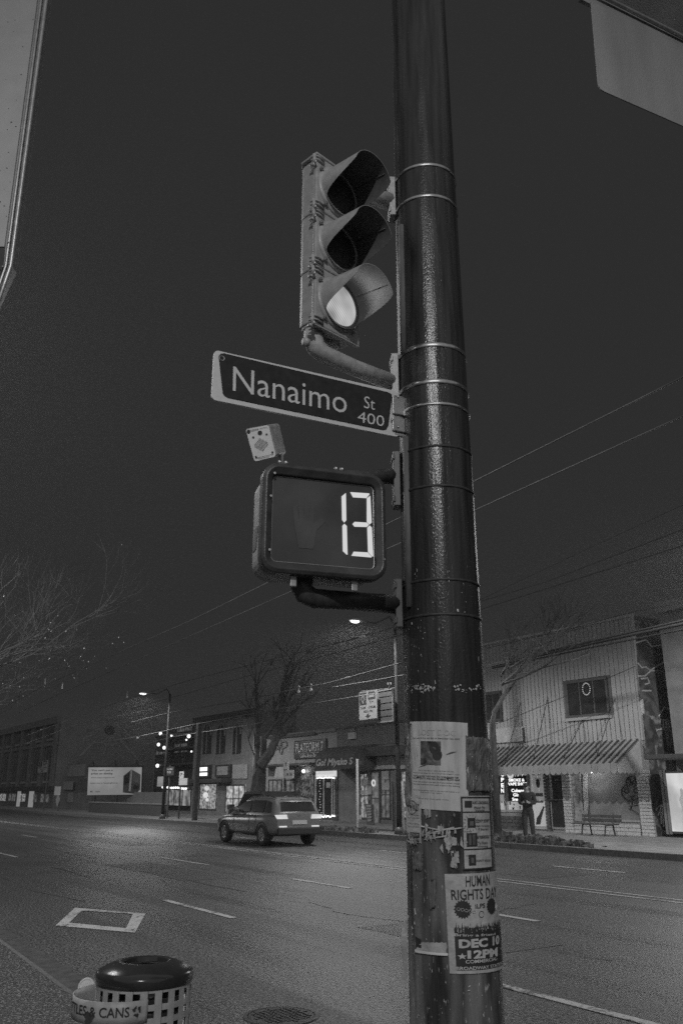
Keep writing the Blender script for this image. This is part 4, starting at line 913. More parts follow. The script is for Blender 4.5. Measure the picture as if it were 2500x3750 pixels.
for s_, p_ in (('SMOKE &', (128, 1362, 232, 1384)), ('VAPE SHOP', (116, 1394, 248, 1418)), ('Foods', (150, 1458, 226, 1482))): words(s_, z3(*p_), GY-.03, .022, M['neon'], NL, .028)
# white door 2355
dq = bri((478, 1322, 608, 1735)); DR = panel(z3(478, 1322, 608, 1738), GY-.012, .05, 'door', M['paletrim'], BI)
def dpart(px, d, name, mt): return panel(z3(*px), GY-.012, d, name, mt, DR)
dpart((488, 1350, 596, 1716), .062, 'door_leaf', emit('backlit_door_sheet', .10, .6)); dpart((484, 1322, 600, 1340), .064, 'transom', M['lit'])
words('2355', z3(514, 1370, 553, 1390), GY-.012, .066, M['ink'], DR, .02)
MB().lathe([(0, 0), (.17, 0)], V((frx(z3(538, 1443, 540, 1445))[0], GY-.078, frx(z3(538, 1420, 540, 1466))[2]+.3)), 20, V((1, 0, 0))*.62, UPZ, V((0, -1, 0))).build('door_sticker', M['ink'], DR)
for px in ((516, 1478, 570, 1502), (516, 1532, 572, 1548)): dpart(px, .067, 'door_sticker', M['graphite'])
btl = frx(z3(515, 1572, 590, 1706)); bx_ = lambda u, v: V((btl[0]+(btl[1]-btl[0])*u, GY-.079, btl[2]+(btl[3]-btl[2])*v))
MB().add([bx_(*p) for p in ((.03, 0), (.45, .02), (.62, .38), (.98, .98), (.84, 1), (.38, .52), (.16, .36))], [tuple(range(7))]).build('bottle_print', M['ink'], DR)
dpart((600, 1560, 607, 1610), .1, 'handle', M['chrome'])
# dark brick pillar, dark glass door, white pillar
q = bri((588, 1320, 618, 1742)); bricks(q[0], q[1], PZ, q[3], GY-.02, .10, BI, M['darkbrick'], (q[1]-q[0]), .12)
D2_ = panel(z3(618, 1325, 748, 1738), GY-.012, .04, 'door', M['metaldoor'], BI)
for px, d, nm, mt in (((634, 1352, 728, 1522), .05, 'glass_pane', M['glass']), ((634, 1530, 728, 1722), .05, 'glass_pane', M['glass']), ((622, 1328, 744, 1342), .05, 'transom', M['paletrim']), ((640, 1524, 730, 1530), .09, 'push_bar', M['chrome']), ((640, 1590, 650, 1625), .09, 'handle', M['chrome'])):
    panel(z3(*px), GY-.012, d, nm, mt, D2_)
words('2357', z3(654, 1378, 684, 1388), GY-.012, .056, M['signwhite'], D2_)
q = bri((724, 1318, 782, 1748)); bricks(q[0], q[1], PZ, q[3], GY-.02, .12, BI, M['whitebrick'], (q[1]-q[0])/2, .115)
window(z3(768, 1335, 848, 1680), GY, BI, M['shopdim'], .08, 0, 3, M['metaldoor'])
q = bri((848, 1310, 902, 1630)); cu_ = MB().grid(lambda u, v: V((q[0]+(q[1]-q[0])*(u*.55+.45*v+.12*math.sin(v*7)*(1-v)), GY-.06-.03*math.sin(u*22), q[2]+(q[3]-q[2])*v)), 24, 10)
CUR = thing('curtain', 'pale drawn curtain hanging at the left edge of the whitened shop window', 'curtain', V((q[0], GY-.05, q[2]))); cu_.build('cloth', M['curtain'], CUR, True)
WW = window(z3(868, 1306, 1282, 1682), GY, BI, M['coverglass'], .06, 0, 0, M['siding'])
GF = thing('graffiti', 'looping spray-painted figure with a round face on the whitened shop window', 'graffiti', onY(*ppx(1195, 1640, .5102, 1700, 2150), GY-.03))
def gp(x, y): return onY(1700+x*.5102, 2150+y*.5102, GY-.03)
def loop(cx, cy, rx, ry, a0=0, a1=360, n=20): return [gp(cx+rx*math.cos(math.radians(a0+(a1-a0)*k/n)), cy+ry*math.sin(math.radians(a0+(a1-a0)*k/n))) for k in range(n+1)]
for pts in (loop(1192, 1470, 68, 62), loop(1192, 1400, 36, 44, 120, 420), loop(1195, 1385, 20, 28, 170, 370), loop(1160, 1462, 17, 16), loop(1228, 1462, 17, 16), loop(1195, 1490, 24, 14, 20, 160), [gp(*p) for p in ((1196, 1500), (1200, 1560), (1185, 1600), (1175, 1590), (1200, 1600), (1245, 1630))], [gp(*p) for p in ((1180, 1570), (1240, 1565))], [gp(*p) for p in ((1180, 1430), (1190, 1380), (1200, 1425), (1210, 1385))]):
    MB().tube(pts, .022, 5).build('paint_stroke', M['ink'], GF)
bl_ = MB().ball(onY(*ppx(907, 1325, .5102, 1700, 2150), GY-.12), .055, 8)
sll = bpy.data.lights.new('shop_bulb_light', 'POINT'); sll.energy = 22; sll.shadow_soft_size = .06
slo_ = link('shop_bulb_light', sll); slo_.location = onY(*ppx(907, 1325, .5102, 1700, 2150), GY-.3); slo_['kind'] = 'helper'
SL = thing('shop_lamp', 'small lit bulb under the awning at the top of the whitened window', 'lamp', onY(*ppx(907, 1325, .5102, 1700, 2150), GY-.12)); bl_.build('bulb', M['bulb'], SL)
q = bri((800, 1684, 1290, 1800)); bricks(q[0]-.1, X1-.5, PZ, q[3], GY-.015, .06, BI, M['whitebrick'], .34, .125)
q = bri((1258, 1302, 1300, 1800)); bricks(X1-.50, X1+.02, PZ, bri((1258, 1302, 1365, 1800))[3], GY-.03, .10, BI, M['whitebrick'], .26, .115)
# side wall with a painted mural
SWL = thing('painted_side_wall', 'side wall of the panelled shop covered by a big dark painted mural', 'wall', (X1+.03, FY+2, PZ))
def mural_mat(name, a, b, scale, dist=2., t=(.42, .6)):
    mt = mat(name, .1, .85, 0); n = mt.node_tree; bs = n.nodes['Principled BSDF']; L = n.links.new
    g = n.nodes.new('ShaderNodeNewGeometry'); nz = n.nodes.new('ShaderNodeTexNoise'); nz.inputs['Scale'].default_value = scale; nz.inputs['Detail'].default_value = 5; nz.inputs['Distortion'].default_value = dist
    L(g.outputs['Position'], nz.inputs['Vector']); r = n.nodes.new('ShaderNodeMapRange'); r.inputs[1].default_value = t[0]; r.inputs[2].default_value = t[1]; r.inputs[3].default_value = a; r.inputs[4].default_value = b
    L(nz.outputs['Fac'], r.inputs[0]); L(r.outputs[0], bs.inputs['Base Color']); return mt
M['mural'] = mural_mat('dark_mural_paint', .04, .12, .9); M['muralpale'] = mural_mat('pale_mural_paint', .06, .3, 1.6)
XS = X1+.06
MB().box(X1+.002, XS, FY+.0, FY+10.9, PZ, 7.6).build('wall', M['muralpale'], SWL)
def mp_(x, y): p = onX(1700+x*.5102, 2150+y*.5102, XS); return V((XS+.006, min(p.y, FY+10.8), p.z))
for pts in ([(1228, 380), (1280, 345), (1340, 360), (1400, 400), (1470, 420), (1500, 640), (1520, 960), (1470, 960), (1430, 900), (1390, 930), (1350, 890), (1330, 830), (1300, 800), (1262, 805), (1250, 700)],
            [(1275, 905), (1330, 930), (1360, 1000), (1395, 1090), (1340, 1180), (1300, 1190)], [(1410, 1180), (1420, 1040), (1432, 1030), (1455, 1180)], [(1322, 1400), (1400, 1270), (1440, 1330), (1430, 1520), (1470, 1750), (1420, 1740), (1350, 1600)]):
    c = sum((mp_(*p) for p in pts), V())/len(pts); P = [mp_(*p) for p in pts]; MB().add(P+[c], [(i, (i+1) % len(P), len(P)) for i in range(len(P))]).build('mural_patch', M['mural'], SWL)
for pts in ([(1240, 545), (1270, 580), (1300, 575), (1330, 600), (1390, 560), (1430, 540), (1460, 545)], [(1245, 640), (1290, 640), (1330, 605), (1380, 600)], [(1262, 660), (1310, 655), (1325, 690), (1290, 700)], [(1270, 745), (1335, 745)], [(1230, 400), (1300, 380), (1340, 430), (1410, 420)], [(1400, 955), (1455, 955), (1462, 1010), (1405, 1015)], [(1420, 950), (1424, 1010)], [(1440, 950), (1444, 1010)], [(1375, 1030), (1420, 1020), (1470, 1030), (1510, 1050)], [(1390, 930), (1430, 860), (1470, 880)], [(1370, 1600), (1400, 1560), (1410, 1700)], [(1385, 1640), (1410, 1560), (1425, 1720)]):
    MB().tube([mp_(*p) for p in pts], .035, 5).build('mural_line', M['paletrim'], SWL)
# ---- dark building at the right edge with a lit showcase
XJ = onY(2436, 2206, FY).x
BJ = thing('corner_building', 'plain dark building at the right edge with a lit showcase', 'building', (XJ+2, FY, PZ))
ZJ = onY(2436, 2206, FY).z
XB = onY(2462, 2700, FY).x; XJ = min(XJ, XB)
MB().box(XJ, XJ+9, FY, FY+9, PZ, ZJ).build('wall', M['stuccodark'], BJ)
MB().box(XJ-.03, XJ+9, FY-.08, FY+.02, ZJ-.32, ZJ+.05).build('parapet', M['stucco'], BJ)
zc = onY(2440, 2768, FY).z
MB().box(XJ-.3, XJ+9, FY-1.3, FY-.002, zc-.15, zc).build('canopy', M['trim'], BJ, bev=.02)
SC_ = panel(z3(1455, 1320, 1640, 1770), FY, .06, 'showcase', M['trim'], BJ)
panel(z3(1475, 1335, 1640, 1755), FY, .07, 'lit_screen', M['showlit'] if 'showlit' in M else emit_noise('showcase_picture', .34, .62, .8), SC_)
q = frx(z3(1552, 1440, 1610, 1745)); mb = MB()
mb.add([(q[0]+(q[1]-q[0])*u, FY-.075, q[2]+(q[3]-q[2])*v) for u, v in ((.1, .0), (.9, .0), (.95, .35), (.75, .55), (.95, .72), (.7, .82), (.68, .95), (.5, 1), (.32, .95), (.3, .82), (.05, .72), (.25, .55))], [tuple(range(12))])
mb.build('figure_print', M['litdim'], SC_)
for x in (1432, 1456): panel(z3(x, 1312, x+18, 1772), FY, .09, 'post', M['stuccodark'], BJ)

# ---- bench by the panelled shop
bq = onZ(2190, 3062, PZ); BY_ = 24.9
BN = thing('bench', 'plain street bench with a slatted seat and back before the white brick base', 'bench', (onY(2190, 3040, BY_).x, BY_, PZ))
xa, xb = onY(1700+800*.5102, 3000, BY_).x, onY(1700+1085*.5102, 3000, BY_).x
zs_ = onY(2190, 2150+1695*.5102, BY_).z; zb_ = onY(2190, 2150+1640*.5102, BY_).z
for k in range(4): MB().box(xa, xb, BY_-.3+k*.12, BY_-.2+k*.12, zs_-.04, zs_).build('seat_slat', M['bark'], BN, bev=.008)
for k in range(2): MB().box(xa+.1, xb+.05, BY_+.19, BY_+.23, zb_-.1+k*.13-.1, zb_+k*.13-.1).build('back_slat', M['bark'], BN, bev=.008)
for x in (xa+.45, xb-.3):
    MB().tube([(x-.06, BY_-.22, PZ), (x, BY_-.2, zs_-.05), (x, BY_+.18, zs_-.05), (x+.04, BY_+.2, PZ)], .03, 6).build('leg', M['trim'], BN)
    MB().tube([(x, BY_+.17, zs_-.05), (x, BY_+.24, zb_+.1)], .025, 6).build('back_support', M['trim'], BN)

# ---- buildings in the middle: dark panelled shop, coffee shop, arched-window house
BP = thing('shop_building', 'low shop with a dark ribbed upper front and a curved dark awning', 'building', (-37, FY, PZ))
q = frx((1234, 2660, 1500, 2760)); xa, xb = q[0], -27.9; zt = onY(1340, 2656, FY).z
MB().box(xa, xb, FY, FY+9, PZ, zt).build('wall', M['stuccodark'], BP)
zl = onY(1340, 2730, FY).z
rb_ = MB().box(-.07, .07, FY-.05, FY, zl, zt-.05).mesh('ribbed_strip', mat('ribbed_cladding', .13, .6, .1, 3))
k = xa+.1
while k < xb: o = link('ribbed_strip', rb_, BP); o.location = (k, 0, 0); k += .2
MB().box(xa, xb, FY-.10, FY+.02, zt-.05, zt+.06).build('coping', M['trim'], BP)
panel(z2(962, 520, 1018, 575), FY-.05, .1, 'sign_panel', M['signpanel'], BP); panel(z2(970, 488, 1015, 515), FY-.05, .1, 'flood_lamp', M['dark'], BP)
panel(z2(1128, 722, 1345, 822), FY, .15, 'sign_panel', M['signpanel'], BP); panel(z2(1055, 728, 1128, 800), FY, .12, 'sign_panel', M['signdark'], BP)
panel(z2(1055, 802, 1128, 838), FY, .1, 'sign_panel', M['signpanel'], BP); panel(z2(1390, 715, 1440, 820), FY, .1, 'sign_panel', M['signpanel'], BP)
words('T', z2(1065, 745, 1082, 772), FY, .13, M['signwhite'], BP, .02); words('TEA BAR', z2(1088, 742, 1122, 770), FY, .13, M['signpanel'], BP)
window(z2(1050, 850, 1125, 1230), FY, BP, M['shop'], .07, 1, 1); window(z2(1140, 835, 1215, 1290), FY, BP, M['shopdim'], .08, 0, 1)
window(z2(1220, 835, 1300, 1230), FY, BP, M['shopdim'], .07, 1, 1); window(z2(1390, 830, 1450, 1230), FY, BP, M['shop'], .07, 0, 1)
for p_ in ((1228, 838, 1282, 905), (1230, 932, 1288, 990), (1060, 905, 1112, 958), (1055, 995, 1095, 1028), (1108, 960, 1140, 1028)): panel(z2(*p_), FY-.05, .03, 'window_poster', M['signpanel'], BP)
RG = thing('round_window_light', 'small round lit window emblem in the low shop right of the curved awning', 'light', onY(*ppx(1160, 935, .4464, 850, 2450), FY-.06)); MB().lathe([(.10, 0), (.17, 0), (.17, .03), (.1, .03)], onY(*ppx(1160, 935, .4464, 850, 2450), FY-.09), 20, V((1, 0, 0)), UPZ, V((0, -1, 0))).build('ring', M['lit'], RG)
# curved awning with brush lettering
aq = frx(z2(680, 720, 1000, 828), FY-1.5); MA = thing('shop_awning', 'dark curved cloth awning with brush lettering over the string-lit entrance', 'awning', ((aq[0]+aq[1])/2, FY-1, aq[2]))
zt2 = onY(*ppx(900, 640, .4464, 850, 2450), FY).z; ze = onY(*ppx(850, 722, .4464, 850, 2450), FY-1.5).z; xe = frx(z2(1330, 610, 1340, 700), FY)[0]
MB().grid(lambda u, v: V((aq[0]+(aq[1]-aq[0])*u, FY-.05-1.45*math.sin(v*math.pi/2), zt2-(zt2-ze)*(1-math.cos(v*math.pi/2)))), 8, 10).build('hood_cloth', M['awndark'], MA, True)
MB().grid(lambda u, v: V((aq[0]+(aq[1]-aq[0])*u, FY-1.5, ze-(ze-aq[2])*v*(1 if v < 1 else 1-.08*abs(math.sin(u*40))))), 60, 4).build('valance', M['awndark'], MA)
for x in (aq[0], aq[1]): MB().add([(x, FY-.05, aq[2]+.1), (x, FY-1.5, aq[2]+.1)]+[(x, FY-.05-1.45*math.sin(v/6*math.pi/2), zt2-(zt2-ze)*(1-math.cos(v/6*math.pi/2))) for v in range(6, -1, -1)], [tuple(range(9))]).build('side_cloth', M['awndark'], MA)
lettering('Go! Miyako S', fmap(aq[0]+.15, aq[1]-.05, aq[2]+.12, ze-.05, FY-1.5, .03), mat('awning_letter_paint', .45, .7, .2, 8), MA, .03, .25)
MB().box(aq[1]+.05, xb, FY-.9, FY-.02, frx(z2(1100, 640, 1300, 715), FY-.5)[2], frx(z2(1100, 640, 1300, 715), FY-.5)[3]).build('flat_fascia', M['awndark'], MA)
# string-lit entrance
EN = thing('shop_window', 'narrow shop window edged all round with fairy lights under the curved awning', 'window', onY(*ppx(768, 1215, .4464, 850, 2450), FY))
e = frx(z2(686, 830, 870, 1240)); panel(z2(686, 832, 870, 1250), FY, .03, 'frame', M['trim'], EN); panel(z2(692, 836, 862, 884), FY, .05, 'lit_transom', M['lit'], EN)
panel(z2(690, 886, 846, 1215), FY, .04, 'pane', M['glass'], EN)
for x in (688, 752, 820, 838): panel(z2(x, 884, x+9, 1215), FY, .06, 'upright', M['paletrim'], EN)
panel(z2(778, 930, 810, 975), FY, .055, 'notice', M['signpanel'], EN)
def bulb(parent, x, y, Y, r=.03, s=.4464, ox=850, oy=2450, mt='bulb'): return MB().ball(onY(ox+x*s, oy+y*s, Y), r, 6).build('bulb', M[mt], parent)
FL = thing('fairy_lights', 'strings of tiny lit bulbs round the narrow window under the curved awning', 'fairy lights', onY(*ppx(768, 1215, .4464, 850, 2450), FY-.1))
for k in range(14): bulb(FL, 694+k*11, 893+random.uniform(-3, 3), FY-.08, .032)
for k in range(16): bulb(FL, 694+k*9.6, 1205+random.uniform(-6, 9), FY-.08, .034)
for k in range(13): bulb(FL, 722+random.uniform(-8, 8), 915+k*22, FY-.08, .022, mt='lit')
FT = onY(*ppx(1027, 740, .4464, 850, 2450), 20.2); FT = V((onY(1308, 3040, 20.2).x, 20.2, PZ))
q1 = onY(1306, 2780, 20.2)
# Platform 7 coffee shop
BC_ = thing('coffee_shop', 'pale stucco coffee shop with a dark Platform 7 sign over its front', 'building', (-47, FY, PZ))
q = frx((978, 2690, 1234, 2700)); zt = onY(1110, 2684, FY).z; xa, xb = q[0], q[1]
MB().box(xa, xb-.01, FY, FY+9, PZ, zt).build('wall', M['stucco'], BC_); MB().box(xa, xb, FY-.12, FY+.02, zt-.1, zt+.06).build('coping', M['stuccodark'], BC_)
MB().box(xa+.4, xa+5.8, FY-.16, FY-.125, zt-.18, zt-.02).build('string_course', M['trim'], BC_)
PSG = panel(z2(520, 580, 780, 732), FY, .1, 'sign_board', M['signdark'], BC_)
words('PLATFORM 7', z2(534, 603, 758, 678), FY, .112, M['white'], PSG, .0); words('Coffee Brew Bar', z2(570, 695, 706, 724), FY, .112, M['white'], PSG)
for y in (592, 686): panel(z2(524, y, 776, y+3), FY, .11, 'sign_rule', M['paletrim'], PSG)
fa = MB()
for (cx, cy, rx, ry) in ((385, 610, 26, 24), (425, 620, 28, 26), (402, 665, 14, 30), (368, 640, 16, 18)): fa.tube([onY(850+(cx+rx*math.cos(a/12*6.283))*.4464, 2450+(cy+ry*math.sin(a/12*6.283))*.4464, FY-.02) for a in range(13)], .06, 5)
FB = fa.build('wall_drawing', M['stuccodark'], BC_)
MB().box(xa+.2, xb-1.2, FY-1.0, FY-.01, frx(z2(300, 770, 600, 800))[2], frx(z2(300, 770, 600, 800))[3]-.1).build('canopy', M['trim'], BC_)
window(z2(300, 905, 410, 1100), FY, BC_, M['shopdim'], .08, 2, 0); window(z2(440, 905, 520, 1100), FY, BC_, M['shopdim'], .08, 1, 0)
panel(z2(525, 850, 670, 1240), FY, .04, 'dark_front', M['murald'] if 'murald' in M else mural_mat('scribbled_dark_front', .04, .3, 2.4), BC_)
UM = thing('cafe_sign', 'pale half-round pavement sign leaning at the coffee shop front', 'sign', onY(*ppx(385, 895, .4464, 850, 2450), FY-.9))
q = frx(z2(345, 782, 435, 898), FY-.9); MB().prism([(q[0], FY-.9, q[2]), (q[1], FY-.9, q[2])]+[(q[1]-(q[1]-q[0])*k/8, FY-.9, q[2]+(q[3]-q[2])*math.sin(math.pi/2*min(1, .55+k/12)) if k < 6 else q[2]+(q[3]-q[2])*math.cos((k-5)/3*1.25)) for k in range(1, 8)], (0, .06, 0)).build('board', M['signpanel'], UM)
WL_ = thing('wall_lamp', 'bright round wall lamp beside the coffee shop door', 'wall lamp', onY(*ppx(585, 838, .4464, 850, 2450), FY-.25))
MB().ball(onY(*ppx(585, 838, .4464, 850, 2450), FY-.25), .10, 10).build('globe', M['lampglow2'] if 'lampglow2' in M else emit('wall_lamp_lit', 14.), WL_)
wlp = onY(*ppx(585, 838, .4464, 850, 2450), FY-.25); MB().tube([(wlp.x, FY, wlp.z+.15), (wlp.x, FY-.25, wlp.z+.15), (wlp.x, FY-.25, wlp.z+.08)], .025, 6).build('bracket', M['trim'], WL_)
# arched-window house with shops below
BD = thing('arched_house', 'dark two-storey house with arched upper windows over lit shop windows', 'building', (-64, FY, PZ))
q = frx((716, 2625, 930, 2640)); q2 = frx((880, 2700, 978, 2710)); xa, xb = q[0], xa-.02 if False else frx((935, 2690, 940, 2700))[0]
zt = onY(800, 2622, FY).z; MB().box(xa, xb, FY, FY+3, PZ, zt).build('wall', mat('house_dark_stucco', .17, .9, .2, 2, .2, 20), BD); MB().box(xa, xb, FY-.2, FY+.02, zt-.25, zt+.1).build('cornice', M['trim'], BD)
for (x0_, x1_) in ((1300, 1350), (1385, 1440), (1490, 1540)):
    a, b, c, e_ = frx(z1(x0_, 345, x1_, 540)); r_ = (b-a)/2
    A = [(a, FY-.05, c), (b, FY-.05, c)]+[((a+b)/2+r_*math.cos(math.pi*k/10), FY-.05, e_-r_*1.3+r_*1.3*math.sin(math.pi*k/10)) for k in range(11)]
    w = MB().prism(A, (0, .045, 0)).build('arched_window', M['glass'], BD)
    MB().tube([A[0]]+A[:1:-1]+[A[1]][:0], .07, 5).build('frame', M['stuccodark'], w); MB().box((a+b)/2-.05, (a+b)/2+.05, FY-.09, FY-.05, c, e_-.1).build('mullion', M['stuccodark'], w)
LS2 = panel(z1(1262, 616, 1352, 694), FY, .25, 'sign_board', M['signdark'], BD); panel(z1(1270, 628, 1344, 652), FY, .27, 'lit_tube', M['litbright'] if 'litbright' in M else M.setdefault('litbright', emit('sign_tubes_lit', 1.2)), LS2); panel(z1(1270, 662, 1344, 682), FY, .27, 'lit_tube', M['litbright'], LS2)
B2 = panel(z1(1385, 610, 1482, 690), FY, .15, 'sign_board', M['signdark'], BD); panel(z1(1398, 622, 1466, 676), FY, .16, 'sign_face', M['stucco'], B2)
panel(z1(1495, 610, 1568, 696), FY, .12, 'sign_board', M['stucco'], BD)
window(z1(1275, 728, 1385, 900), FY, BD, M['shop'], .08, 1, 0); window(z1(1442, 738, 1565, 920), FY, BD, M['shopbright'], .08, 1, 1); window(z2(10, 945, 105, 1180), FY-.03, BD, M['shopbright'], .08, 1, 1)
panel(z2(15, 785, 135, 900), FY, .1, 'sign_board', M['stucco'], BD)
VS = panel(z2(182, 552, 246, 800), FY-.03, .1, 'sign_board', M['stucco'], BD); panel(z2(190, 680, 240, 712), FY-.03, .11, 'lit_letter', M['lit'], VS); panel(z2(192, 735, 228, 750), FY-.03, .11, 'lit_letter', M['lit'], VS)
MB().box(xa, xb-3, FY-.8, FY-.01, frx(z1(1270, 700, 1500, 725))[2], frx(z1(1270, 700, 1500, 725))[3]).build('canopy', M['trim'], BD)
GLO = thing('shop_globes', 'glowing round paper lamps hanging in the left shop window of the arched house', 'lamps', onY(*ppx(1318, 760, .574, 0, 2450), FY-.2))
for x, y, r in ((1320, 760, .17), (1312, 805, .2), (1322, 835, .12)): MB().ball(onY(x*.574, 2450+y*.574, FY-.2), r, 10).build('globe', M['lit'], GLO, True)
# ---- balcony house with string lights, set back over the empty lot
YB = 30.0
BB = thing('balcony_house', 'dark house with open balconies hung with string lights behind the empty lot', 'building', (-85, YB, PZ))
q = frx(z1(985, 375, 1265, 920), YB); MB().box(q[0], q[1]+2, YB, YB+8, PZ, q[3]).build('wall', mat('balcony_house_wall', .09, .9, .2, 2), BB)
for y in (410, 500, 600, 752): 
    q = frx(z1(990, y, 1235, y+14), YB-1.4); MB().box(q[0], q[1], YB-1.4, YB-.01, q[2], q[3]).build('balcony_floor', M['trim'], BB)
for p_ in ((995, 500, 1060, 552), (1110, 470, 1200, 540), (1130, 365, 1230, 405)): window(z1(*p_), YB-.02, BB, M['shopdim'], .1, 1, 0)
window(z1(1060, 762, 1222, 880), YB-.02, BB, M['shopbright2'] if 'shopbright2' in M else emit_noise('cafe_interior', .06, .3, 1.5), .12, 2, 0)
SLT = thing('string_lights', 'strings of lit bulbs strung along the balconies above the empty lot', 'string lights', onY(*ppx(1120, 760, .574, 0, 2450), YB-1.5))
for x, y, r in [(1025, 412, .15), (1095, 425, .1), (1205, 428, .16), (1012, 482, .15), (1048, 502, .15), (1005, 617, .16), (1042, 752, .14), (1222, 526, .08), (1258, 515, .08), (1190, 452, .08)]+[(1070+k*13, 755+2*math.sin(k)+.8*k, .09) for k in range(10)]:
    MB().ball(onY(x*.574, 2450+y*.574, YB-1.5), r, 8).build('bulb', M['bulb2'] if 'bulb2' in M else M.setdefault('bulb2', emit('string_bulb_lit', 1.6)), SLT)
MB().tube([onY(x*.574, 2450+y*.574, YB-1.5) for x, y in ((1000, 420), (1100, 418), (1240, 410), (1400, 400), (1560, 378))], .05, 5).build('lit_cord', M['stucco'], SLT)
# ---- brick corner block, its side wall with a mural, billboard and lot
YA = 23.5; XA = onY(224, 2640, YA).x
BA = thing('brick_block', 'three-storey dark brick block with pilasters at the far left', 'building', (XA-15, YA, PZ))
ztA = onY(224, 2628, YA).z; yb_ = onX(574, 2640, XA).y
MB().box(XA-60, XA-.02, YA, yb_, PZ, ztA).build('wall', M['brickdark'], BA); MB().box(XA-60, XA, YA-.35, YA-.005, ztA-.5, ztA+.15).build('cornice', M['stuccodark'], BA)
zs1 = onY(150, 2730, YA).z; zs2 = onY(150, 2880, YA).z
MB().box(XA-60, XA, YA-.3, YA-.01, zs2-.4, zs2).build('shop_fascia', M['trim'], BA); MB().box(XA-60, XA, YA-.15, YA-.01, zs1-.2, zs1+.1).build('string_course', M['stuccodark'], BA)
for k in range(14):
    x = XA-.6-k*4.2; MB().box(x-.45, x+.45, YA-.25, YA-.012, zs2, ztA-.5).build('pilaster', M['stuccodark'], BA)
    for a, b in ((zs2+.5, zs1-.6), (zs1+.5, ztA-1.0)):
        w = MB().box(x-3.0, x-1.2, YA-.05, YA-.004, a, b).build('window', M['glass'], BA)
        MB().box(x-3.1, x-1.1, YA-.14, YA-.05, a-.2, a).build('sill', M['stucco'], w); MB().box(x-2.13, x-2.07, YA-.08, YA-.05, a, b).build('mullion', M['stuccodark'], w)
    w = MB().box(x-3.4, x-.8, YA-.06, YA-.004, PZ+.5, zs2-.7).build('shop_window', M['shop'] if k in (2, 4, 7) else M['shopdim'], BA); MB().box(x-2.15, x-2.05, YA-.09, YA-.06, PZ+.5, zs2-.7).build('mullion', M['trim'], w)
for x0_, x1_ in ((190, 214), (115, 130)): panel(z1(x0_, 780, x1_, 912), YA, .12, 'lit_doorway', M['litdim'], BA)
SM = thing('painted_side_wall', 'tall blank side wall of the brick block with a big sunburst mural', 'wall', (XA, YA+2, PZ))
MB().box(XA-.018, XA+.05, YA, yb_, PZ, ztA+.1).build('wall', M['plaster'], SM)
def sx(x, y, o=.06): p = onX(x*.574, 2450+y*.574, XA); return V((XA+o, p.y, p.z))
def patch(pts, name, mt, o=.06): P = [sx(*p, o) for p in pts]; c = sum(P, V())/len(P); MB().add(P+[c], [(i, (i+1) % len(P), len(P)) for i in range(len(P))]).build(name, mt, SM)
patch([(700+34*math.cos(a/12*6.283), 392+30*math.sin(a/12*6.283)) for a in range(12)], 'mural_disc', M['trim'])
for a in range(10):
    t = -.15+a*.38+.5*math.pi-1.6; r0, r1, wd = 60, 150, .11
    patch([(700+r0*math.cos(t-wd*.5), 400+r0*.7*math.sin(t-wd*.5)), (700+r1*math.cos(t-wd), 400+r1*.7*math.sin(t-wd)), (700+r1*math.cos(t+wd), 400+r1*.7*math.sin(t+wd)), (700+r0*math.cos(t+wd*.5), 400+r0*.7*math.sin(t+wd*.5))], 'mural_ray', M['stuccodark'])
for pts in ([(600, 455), (500, 555), (515, 558), (612, 462)], [(765, 460), (880, 585), (888, 580), (775, 455)], [(525, 440), (605, 410), (608, 418), (530, 452)], [(668, 478), (745, 476), (745, 482), (668, 484)], [(672, 484), (655, 545), (662, 545), (680, 484)], [(800, 410), (880, 470), (884, 465), (806, 404)]): patch(pts, 'mural_stroke', M['stucco'], .065)
BO = thing('low_shed', 'low dark shed with a pale roller door at the back of the empty lot', 'shed', (XA+3, YA+6, PZ))
q = frx(z1(385, 600, 560, 925), YA+1.2); MB().box(q[0]+.3, q[1], YA+1.2, YA+5, PZ, q[3]).build('wall', M['stuccodark'], BO); panel(z1(412, 612, 545, 685), YA+1.2, .1, 'sign_panel', M['stucco'], BO); panel(z1(355, 718, 468, 770), YA+.9, .1, 'sign_panel', M['stucco'], BO); panel(z1(372, 580, 405, 628), YA+.9, .3, 'lamp_box', M['litdim'], BO); panel(z1(440, 785, 468, 850), YA+1.2, .1, 'notice', M['stucco'], BO)
wq = frx(z1(915, 785, 1040, 930), 27.); LW = thing('lot_wall', 'low pale wall between the empty lot and the balcony house', 'wall', (wq[0], 27, PZ)); MB().box(wq[0]-6, wq[1], 27, 27.3, PZ, wq[3]).build('wall', M['stucco'], LW)
